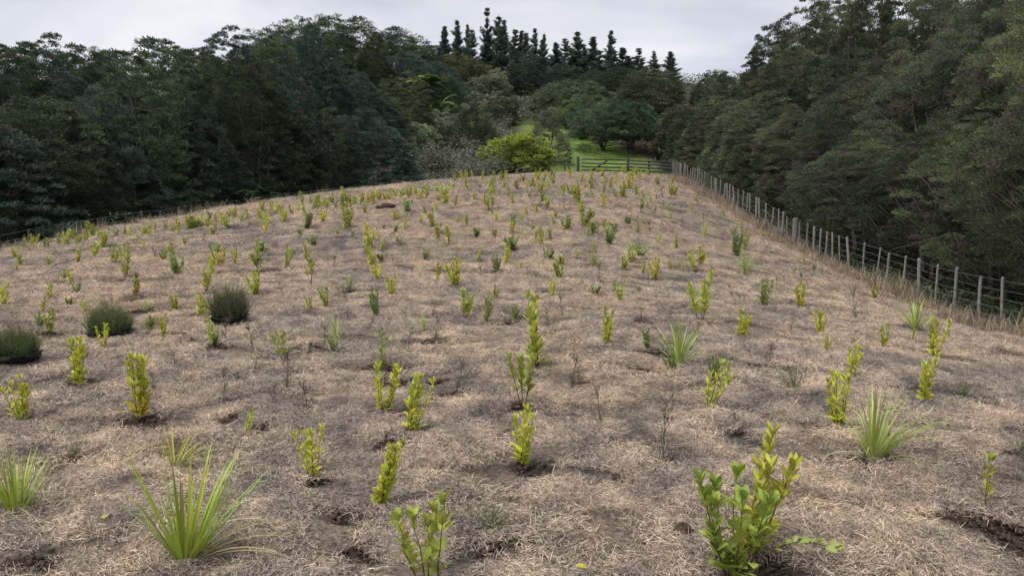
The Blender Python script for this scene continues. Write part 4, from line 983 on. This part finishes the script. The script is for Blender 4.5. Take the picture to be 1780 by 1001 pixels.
def tuft_var(seed, nb, wid, spread, droop, seg=5):
    r = np.random.default_rng(seed); a = r.random(nb) * 6.283; el = np.clip(r.normal(1.15, spread, nb), .25, 1.55)
    D = np.stack([np.cos(a) * np.cos(el), np.sin(a) * np.cos(el), np.sin(el)], -1)
    P = np.stack([np.cos(a) * .03, np.sin(a) * .03, np.zeros(nb) - .02], -1) + r.normal(0, .012, (nb, 3)) * np.array([1, 1, 0])
    v, q = strips(P, D, .55 + .55 * r.random(nb), wid * (.7 + .6 * r.random(nb)), droop * (.3 + 1.2 * r.random(nb)), seg)
    return make_mesh('blades', v, q, M_blade, {'var': ('FLOAT', np.repeat(r.random(nb), (seg + 1) * 2))})
VAR['T'] = [tuft_var(700 + s, 60, .022, .30, .7) for s in range(4)]
def wispy_var(seed, nbr, fine, bushy):
    r = np.random.default_rng(seed); mb = MB(); P, D = [], []
    k = np.linspace(0, 1, 7); main = np.stack([np.cumsum(r.normal(0, .012, 7)), np.cumsum(r.normal(0, .012, 7)), k * .97 - .02], -1)
    if not bushy: mb.tube(main, .009 * (1 - .8 * k) + .001, 4)
    for b_ in range(nbr):
        t = r.random() * .8 + .05 if not bushy else .02; s0 = np.array([np.interp(t, k, main[:, c]) for c in range(3)])
        a = r.random() * 6.283; el = (.9 + .25 * r.random()) if not bushy else np.clip(r.normal(1.0, .32), .15, 1.5)
        ln = (.16 + .22 * r.random()) * (1.1 - .6 * t) if not bushy else .55 + .42 * r.random()
        d = np.array([math.cos(a) * math.cos(el), math.sin(a) * math.cos(el), math.sin(el)])
        kk = np.linspace(0, 1, 4)[:, None]; pth = s0 + d * ln * kk + r.normal(0, .012, (4, 3)) * kk
        mb.tube(pth, .004 * (1 - .7 * kk[:, 0]), 3)
        nn = fine; u = .15 + .85 * r.random(nn)
        P.append(s0 + d * ln * u[:, None] + r.normal(0, .014, (nn, 3))); D.append(unit(d * .7 + r.normal(0, .55, (nn, 3)) + np.array([0, 0, .3])))
    P = np.vstack(P); D = np.vstack(D)
    v, q = cards(P, D, unit(r.normal(0, 1, P.shape)), .035 + .05 * r.random(len(P)), .006 + .010 * r.random(len(P)))
    return make_mesh('foliage', v, q, M_wispy, {'var': ('FLOAT', np.repeat(r.random(len(P)), 4))}), mb.mesh('stem', M_stem)
VAR['M'] = [wispy_var(720 + s, 16, 13, False) for s in range(4)]
VAR['B'] = [wispy_var(740 + s, 34, 34, True) for s in range(3)]

# one-leaf meshes for the near plants
def one_leaf(seed, asp):
    r = np.random.default_rng(seed); ys = np.array([0, .12, .32, .55, .78, .93, 1.0]); ws = np.array([.05, .55, .95, 1.0, .70, .30, .02]) * asp / 2
    zc = -.10 * ys ** 2 + r.normal(0, .008, 7); v, f = [], []
    for y_, w_, c_ in zip(ys, ws, zc): v += [(-w_, y_, c_ + w_ * .35), (0, y_, c_), (w_, y_, c_ + w_ * .35)]
    for i_ in range(6):
        for j_ in range(2): a_ = i_ * 3 + j_; f.append((a_, a_ + 1, a_ + 4, a_ + 3))
    return make_mesh('leaf', np.array(v), np.array(f), M_leaf1, smooth=True)
LEAF = [one_leaf(s, a) for s, a in ((1, .32), (2, .38), (3, .29))]
LEAFB = [one_leaf(s, a) for s, a in ((4, .52), (5, .58), (6, .50))]
def near_sapling(name, x, y, h, w, kind, lean, label, seed):
    r = np.random.default_rng(seed)
    par = {'Y': dict(nst=5, nl=180, ll=.18, spread=.8, bare=.04), 'V': dict(nst=5, nl=150, ll=.17, spread=.8, bare=.10), 'R': dict(nst=5, nl=80, ll=.16, spread=.9, bare=.30),
           'G': dict(nst=3, nl=60, ll=.17, spread=.6, bare=.15), 'GN': dict(nst=7, nl=190, ll=.165, spread=.95, bare=.06), 'YN': dict(nst=3, nl=150, ll=.16, spread=.45, bare=.08)}[kind]
    if 'few dull' in label: par = dict(nst=2, nl=14, ll=.20, spread=.5, bare=.25)
    stems, P, D, L, tone, asp, r = sapling_geo(seed, lean=lean / h, width=w / h * .55, **par)
    root = bpy.data.objects.new(name, None); COL.objects.link(root); root.location = (x, y, float(ground_h(x, y)) - .03); root.scale = (h, h, h); root.empty_display_size = .1
    tag(root, label, 'sapling')
    link('stem', stem_mesh(stems, .009 if kind != 'YN' else .012), root)
    U = leaf_frame(D, r); S = np.cross(D, U); big = kind in ('GN', 'R')
    c0 = COLS[kind]; gtop = np.array([.20, .31, .05]) if kind != 'YN' else np.array([.30, .36, .05])
    for i_ in range(len(P)):
        o_ = link('leaf', (LEAFB if big else LEAF)[i_ % 3], root)
        m = Matrix(((S[i_][0], D[i_][0], U[i_][0]), (S[i_][1], D[i_][1], U[i_][1]), (S[i_][2], D[i_][2], U[i_][2])))
        o_.rotation_euler = m.to_euler(); o_.location = P[i_]; s = L[i_]; o_.scale = (s, s, s)
        g_ = np.clip((tone[i_] - .45) * 1.6, 0, 1) * c0[3]; cc = np.array(c0[:3]) * (1 - g_) + gtop * g_
        if seed % 7 == 0 and tone[i_] < .35: cc = cc * .6 + np.array([.48, .30, .03]) * .4
        cc = cc * (.8 + .4 * r.random()) * np.array([1 + .06 * r.normal(), 1, 1]); o_.color = (*np.clip(cc, 0.01, .8), 1)
    return root
def near_flax(name, x, y, h, w, kind, lean, label, seed, nb=46):
    r = np.random.default_rng(seed); root = bpy.data.objects.new(name, None); COL.objects.link(root); root.location = (x, y, float(ground_h(x, y)) - .02); root.empty_display_size = .1
    tag(root, label, 'flax')
    for i_ in range(nb):
        a = r.random() * 6.283; asym = w / h
        el = np.clip(r.normal(1.22, .19), .55, 1.5); ln = h * (.62 + .48 * r.random()); dr = .05 + .65 * r.random() ** 1.5
        col = np.array(COLS[kind][:3]) * (.65 + .6 * r.random()) * np.array([1 + .12 * r.normal(), 1, 1])
        if i_ % 11 == 7: el = .45 + .3 * r.random(); dr = 1.2; col = np.array([.42, .35, .18])
        if 'pale' in label or 'white' in label:
            dr += .8
            if i_ % 2: col = col * .45 + np.array([.40, .42, .26]) * .55
        D = np.array([[math.cos(a) * math.cos(el) * (.7 + .45 * asym) + lean / h * .5, math.sin(a) * math.cos(el), math.sin(el)]])
        v, q = strips(np.array([[math.cos(a) * .02, math.sin(a) * .02, 0]]), D, np.array([ln]), np.array([h * .026 * (.7 + .6 * r.random()) if kind == 'F' else h * .026]), dr, 7)
        v = v.reshape(8, 2, 3)                                   # a keel down the middle of the blade
        side = v[:, 1] - v[:, 0]; mid = (v[:, 0] + v[:, 1]) / 2; nrm = np.cross(side, np.gradient(mid, axis=0)); nrm = unit(nrm)
        mid = mid - np.sign(nrm[:, 2:3] + 1e-6) * nrm * np.linalg.norm(side, axis=1)[:, None] * .22
        vv = np.stack([v[:, 0], mid, v[:, 1]], 1).reshape(-1, 3); i2 = np.arange(7)[:, None] * 3
        qq = np.concatenate([i2 + np.array([[0, 1, 4, 3]]), i2 + np.array([[1, 2, 5, 4]])])
        o_ = link('blade', make_mesh('blade', vv, qq, M_blade, {'var': ('FLOAT', np.full(24, .5))}, True), root); o_.color = (*col, 1)
    return root

# ------------------------------------------------------------------ plants: placing
NAMES = {'Y': 'yellow sapling', 'V': 'yellow-green sapling', 'G': 'small green shrub', 'T': 'spiky grass tuft', 'F': 'sword-leaved plant', 'M': 'thin wispy seedling', 'R': 'leggy sapling', 'B': 'fine-leaved green seedling', 'O': 'orange-tinged sapling', 'FY': 'sword-leaved plant'}
OBN = {'Y': 'sapling', 'V': 'sapling', 'G': 'shrub_seedling', 'T': 'grass_tuft', 'F': 'flax_plant', 'M': 'wispy_seedling', 'R': 'sapling', 'B': 'wispy_seedling', 'O': 'sapling', 'GN': 'sapling', 'YN': 'sapling', 'FY': 'flax_plant'}
CATS = {'Y': 'sapling', 'V': 'sapling', 'G': 'shrub', 'T': 'tuft', 'F': 'flax', 'M': 'seedling', 'R': 'sapling', 'B': 'seedling', 'O': 'sapling', 'FY': 'flax'}
LM = [(pl[0], pl[1], t) for pl in plants for key, t in (
    ('tallest columnar', 'the tallest columnar sapling'), ('dense pale yellow', 'the dense pale yellow sapling'), ('white-edged', 'the white-edged arching plant'), ('pale arching sword', 'the pale arching plant by the fence'),
    ('tall bare wispy', 'the tall bare wispy seedling'), ('large green sword', 'the large arching green plant'), ('corner of the right seedling tray', 'the right seedling tray'), ('right in front of the middle', 'the middle seedling tray'))
    if pl[6] and key in pl[6]]
for px, py, t in [(1380, 432, 'the thick strainer post'), (1224, 410, 'the dense tuft near the fence'), (1033, 464, 'the fan-shaped tuft in mid-field'), (709, 370, 'the pale green shrub under the crest'), (604, 398, 'the tall sapling near the left crest'),
                  (446, 516, 'the yellow sapling beside a dark hole'), (219, 483, 'the leggy left-hand sapling'), (780, 428, 'the slanting yellow mid-field sapling'), (585, 591, 'the pale tuft in front of the leggy sapling'), (1280, 446, 'the green shrub below the fence')]:
    x, y, d = ground_at(px, py); LM.append((x, y, t))
rp = np.random.default_rng(4)
auto = {}; far = {}
for i_, (x, y, h, w, k, lean, lab, d, px, py) in enumerate(plants):
    zz = float(ground_h(x, y))
    if lab and lab not in ('CREST', 'FAR', 'BETWEEN') and k in ('Y', 'V', 'R', 'G', 'GN', 'YN') and py > 590:
        root = near_sapling('sapling', x, y, h, w, k, lean, lab, 900 + i_)
        continue
    if k in ('F', 'FY'):
        near_flax('flax_plant', x, y, h, w, k, lean, lab or 'pale striped sword-leaved plant below the thick strainer post', 900 + i_, 72 if py > 650 else 50)
        continue
    root = bpy.data.objects.new(OBN[k], None); COL.objects.link(root); root.location = (x, y, zz - .015); root.empty_display_size = .1
    mv = VAR[k][int(rp.integers(len(VAR[k])))]
    if k == 'T':
        s = w * .75; root.scale = (s, s, h / .95); ch = [link('blades', mv, root)]
    else:
        W0 = WID.get(k, .42 if k == 'M' else .95)
        root.scale = (w / W0, w / W0, h); ch = [link('foliage', mv[0], root), link('stem', mv[1], root)]
    root.rotation_euler = (rp.normal(0, .10) , lean / h * .8 + rp.normal(0, .13), 0)
    ch[0].rotation_euler = (0, 0, rp.random() * 6.283)
    if len(ch) > 1: ch[1].rotation_euler = ch[0].rotation_euler
    c0 = np.array(COLS[k][:3]) * (.75 + .45 * rp.random()) * np.array([1 + .05 * rp.normal(), 1, 1 + .3 * rp.random()])
    ch[0].color = (*np.clip(c0, .01, .8), COLS[k][3] * (.6 + .6 * rp.random()) if k not in 'TMB' else 1)
    if lab and lab not in ('CREST', 'FAR', 'BETWEEN'): tag(root, lab, CATS[k]); continue
    if py < 346 or lab in ('CREST', 'FAR'):
        if px > 770:
            zone_ = 'below ' + ['the grey scrub', 'the bright bush', 'the lone fence post', 'the wooden gate', 'the rail fence', 'the corner post of the right fence'][int(np.searchsorted([850, 935, 1000, 1085, 1150], px))]
            zone_ = ('close ' if py < 318 else 'farther ' if py < 335 else 'well ') + zone_
        else:
            zone_ = 'on left crest under %s front-row tree' % ORD[1 + int(np.searchsorted([110, 220, 330, 400, 480, 540, 600, 680], px))]
            if py > np.interp(px, [0, 400, 760], [441, 388, 338]): zone_ = 'inside fringe ' + zone_
        far.setdefault((NAMES[k].replace('small ', ''), zone_), []).append((px, root, CATS[k])); continue
    j_ = min(range(len(LM)), key=lambda q: (LM[q][0] - x) ** 2 + ((LM[q][1] - y) * .8) ** 2 + (0 if (LM[q][0] - x) ** 2 + (LM[q][1] - y) ** 2 > .02 else 99))
    dx, dy = x - LM[j_][0], y - LM[j_][1]
    rel = ('right of' if dx > 0 else 'left of') if abs(dx) > abs(dy) * .8 else ('behind' if dy > 0 else 'in front of')
    auto.setdefault((NAMES[k], rel, LM[j_][2]), []).append((math.hypot(dx, dy), root, CATS[k]))
for (nm, rel, t), lst in auto.items():
    lst.sort(key=lambda q: q[0])
    for r_, (dd, root, ct) in enumerate(lst):
        s = '%s %s %s' % (nm, rel, t) if len(lst) == 1 else ('nearest %s %s %s' % (nm, rel, t) if r_ == 0 else '%s nearest %s %s %s' % (ORD[r_], nm, rel, t))
        tag(root, s, ct, 'saplings planted over the field')

for (nm, zone_), lst in far.items():
    lst.sort(key=lambda q: q[0])
    for r_, (dd, root, ct) in enumerate(lst):
        tag(root, ('tiny ' if len(lst) == 1 else ORD[r_] + ' from left tiny ') + nm + ' ' + zone_, ct, 'small plants of the far rows and the left crest')

# trailing shoot of the big sapling, straw leaf, fallen yellow leaf
x, y, d = ground_at(1300, 985)
k = np.linspace(0, 1, 8); shoot = np.stack([x + .06 + k * .36, y + .02 * np.sin(k * 3), gz(x, y) + .05 + .05 * np.sin(k * 3.1) + .02 * k], -1)
root = bpy.data.objects.new('trailing_shoot', None); COL.objects.link(root); root.location = shoot[0]; tag(root, 'low leafy shoot trailing right from the foot of the broad-leaved sapling', 'shoot')
link('stem', MB().tube(shoot - shoot[0], .004 * (1 - .6 * k), 5).mesh('stem', M_stem), root)
for i_ in range(16):
    t = .15 + .85 * i_ / 15; p_ = [np.interp(t, k, shoot[:, c]) for c in range(3)] - shoot[0]
    o_ = link('leaf', LEAFB[i_ % 3], root, p_); o_.rotation_euler = (rp.normal(.4, .25), rp.normal(0, .3), -1.57 + (1 if i_ % 2 else -1) * (.8 + .3 * rp.random())); s = .045 + .02 * rp.random(); o_.scale = (s, s, s); o_.color = (.30, .36, .10, 1)
x, y, d = ground_at(392, 922)
v, q = strips(np.array([[0, 0, .01]]), np.array([[1., .12, .35]]), np.array([.31]), np.array([.013]), np.array([.75]), 8)
o_ = link('dry_leaf', make_mesh('dry_leaf', v, q, M_blade, {'var': ('FLOAT', np.full(len(v), .6))})); o_.location = (x - .06, y, gz(x, y) + .01); o_.color = (.56, .42, .24, 1); tag(o_, 'long dried straw-coloured leaf lying right of the large sword-leaved plant', 'leaf')
for px, py, lab in [(188, 908, 'fallen yellow leaf lying on straw in the front left corner'), (292, 600, 'fallen yellow leaf in front of the sapling between the trays'), (999, 996, 'single yellow leaf tip at the bottom edge')]:
    x, y, d = ground_at(px, py); o_ = link('fallen_leaf', LEAFB[0]); o_.location = (x, y, gz(x, y) + .035); o_.rotation_euler = (.1, .15, rp.random() * 6); o_.scale = (.06, .06, .06); o_.color = (.52, .46, .06, 1); tag(o_, lab, 'leaf')

# ------------------------------------------------------------------ seedling trays
def tray(px, py, wpx, label, lab2, hpx, blond, seed, yaw):
    x, y, d = ground_at(px, py); w = wpx * d / FOC; dp, hh = w * .75, w * .16
    root = bpy.data.objects.new('seedling_tray', None); COL.objects.link(root); root.location = (x, y + dp / 2, gz(x, y + dp / 2) + .01); root.rotation_euler = (0, rp.normal(0, .04), yaw); tag(root, label, 'tray', 'black seedling trays')
    t = .006; a, b_ = w / 2, dp / 2; k_ = .90
    def wall(p0, p1):
        p0, p1 = np.array(p0), np.array(p1); v_ = []
        for pp in (p0, p1):
            for s_, z_ in ((k_, 0), (1, hh), (1 - t * 2 / w, hh), (k_ - t * 2 / w, 0)): v_.append((pp[0] * s_, pp[1] * s_, z_))
        return v_
    cs = [(-a, -b_), (a, -b_), (a, b_), (-a, b_)]
    for i_ in range(4):
        mb = MB(); mb.add(wall(cs[i_], cs[(i_ + 1) % 4]), [[0, 4, 5, 1], [1, 5, 6, 2], [2, 6, 7, 3], [3, 7, 4, 0], [0, 1, 2, 3], [7, 6, 5, 4]]); sd = link('side', mb.mesh('side', M_tray, False), root)
        p0, p1 = np.array(cs[i_]), np.array(cs[(i_ + 1) % 4]); mb = MB()
        mb.beam((*p0 * 1.015, hh + .004), (*p1 * 1.015, hh + .004), .018, .010); link('rim', mb.mesh('rim', M_tray, False), root)
    mb = MB(); mb.add([(c_[0] * .9, c_[1] * .9, .004) for c_ in cs] + [(c_[0] * .975, c_[1] * .97, hh * .8) for c_ in cs], [[3, 2, 1, 0], [4, 5, 6, 7]]); link('soil', mb.mesh('soil', M_soil, False), root)
    sr = bpy.data.objects.new('tray_seedlings', None); COL.objects.link(sr); sr.location = root.location + Vector((0, 0, hh * .8)); sr.rotation_euler = root.rotation_euler; tag(sr, lab2, 'seedlings', 'seedlings in the trays')
    r = np.random.default_rng(seed); H = hpx * d / FOC
    for gx_ in range(5):
        for gy_ in range(4):
            for kind_, col, sc in ((('B', (.075, .150, .052), .72), ('B', (.070, .140, .050), .62), ('B', (.20, .20, .095), 1.0))[:3 if (gx_ + gy_) % 2 else 2] if blond else (('B', (.085, .112, .062), .85), ('B', (.12, .135, .078), 1.0))):
                mv = VAR['B'][r.integers(3)]; s = H * sc * (.8 + .3 * r.random()) * (1.12 - .13 * math.hypot(gx_ - 2, (gy_ - 1.5) * 1.2)); e_ = (w * .19 * (gx_ - 2) + r.normal(0, .008), dp * .22 * (gy_ - 1.5) + r.normal(0, .008), 0)
                o_ = link('seedling', mv[0], sr, e_); o_.scale = (s * .68, s * .68, s) if sc < .9 else (s * .5, s * .5, s); o_.rotation_euler = (r.normal(0, .08), r.normal(0, .08), r.random() * 6); f = .8 + .4 * r.random(); o_.color = (col[0] * f, col[1] * f, col[2] * f, 1)
                sm2 = link('stem', mv[1], o_)
tray(181, 593, 64, 'black plastic seedling tray in the middle of the three', 'dark green seedlings with blond tops packed in the middle tray', 82, True, 1, .08)
tray(392, 567, 58, 'black plastic seedling tray farthest right of the three', 'grey-green seedlings packed in the right-hand tray', 72, False, 2, .22)
tray(4, 638, 78, 'black plastic seedling tray cut by the left edge', 'dark green seedlings with blond tops packed in the left-hand tray', 86, True, 3, .12)
# torn clods of potting soil and turf
def clod(px, py, s, label, seed):
    r = np.random.default_rng(seed); x, y, d = ground_at(px, py); n_, m_ = 9, 14
    th = np.linspace(0, 2 * math.pi, m_, endpoint=False); ph = np.linspace(.05, math.pi - .05, n_); T_, P_ = np.meshgrid(th, ph)
    rad = 1 + .5 * vnoise(T_ * 1.6 + seed, P_ * 2.3) + .35 * vnoise(np.cos(T_) * 4 + seed, P_ * 5)
    v = np.stack([rad * np.cos(T_) * np.sin(P_) * s[0], rad * np.sin(T_) * np.sin(P_) * s[1], rad * np.cos(P_) * s[2]], -1).reshape(-1, 3)
    i2 = np.arange(n_ - 1)[:, None] * m_; j2 = np.arange(m_)[None]; k2 = (j2 + 1) % m_
    q = np.stack([i2 + j2, i2 + m_ + j2, i2 + m_ + k2, i2 + k2], -1).reshape(-1, 4)
    o_ = link('soil_clod', make_mesh('soil_clod', v, q, M_soil)); o_.location = (x, y, gz(x, y) + s[2] * .35); tag(o_, label, 'clod')
clod(256, 586, (.055, .05, .05), 'square dark clod of soil right of the middle seedling tray', 1)
clod(312, 583, (.10, .05, .03), 'flat brown clod behind the sapling between the trays', 2)
clod(672, 362, (.35, .25, .12), 'low dark mound of turf near the left crest', 3)
clod(1186, 928, (.05, .05, .035), 'dark tuft of burnt turf left of the broad-leaved sapling', 4)

# crumbs of turned soil lying on the patches (one mass)
r = np.random.default_rng(90); bx, by, bs = [], [], []
for sx_, sy_, rd in SOIL:
    if sy_ > 22: continue
    n_ = int(420 * rd); bx.append(sx_ + r.normal(0, rd * .75, n_)); by.append(sy_ + r.normal(0, rd * .6, n_)); bs.append(.005 + .016 * r.random(n_) ** 2.2)
bx, by, bs = map(np.concatenate, (bx, by, bs))
oct_ = np.array([[1, 0, 0], [-1, 0, 0], [0, 1, 0], [0, -1, 0], [0, 0, 1], [0, 0, -1.]])
v = np.stack([bx, by, ground_h(bx, by) - .008], -1)[:, None] + bs[:, None, None] * oct_[None] * (.6 + .8 * r.random((len(bx), 6, 1))) + r.normal(0, .2, (len(bx), 6, 3)) * bs[:, None, None]
f = np.arange(len(bx))[:, None, None] * 6 + np.array([[0, 2, 4], [2, 1, 4], [1, 3, 4], [3, 0, 4], [2, 0, 5], [1, 2, 5], [3, 1, 5], [0, 3, 5]])[None]
tag(link('soil_crumbs', make_mesh('soil_crumbs', v.reshape(-1, 3), f.reshape(-1, 3), M_soil)), 'dark crumbs of turned soil around the planted saplings', 'soil', kind='stuff')

# green regrowth among the dead grass in mid-field (one mass)
r = np.random.default_rng(91); n_ = 9000
cx = np.array([3.2, 2.0, .5, -.6, 4.6]); cy = np.array([15.6, 14.2, 22, 19.5, 17.5]); i2 = r.integers(0, 5, n_)
x = cx[i2] + r.normal(0, 1.1, n_); y = cy[i2] + r.normal(0, .7, n_); ok = vnoise(x * 2.2, y * 2.2) > -.05; x, y = x[ok], y[ok]
blades_obj('regrowth_grass', x, y, .03 + .06 * r.random(len(x)), .006 + .006 * r.random(len(x)), M_greengrass, 'thin green regrowth among the dead grass in mid-field', 'grass', 9, .9, .6)
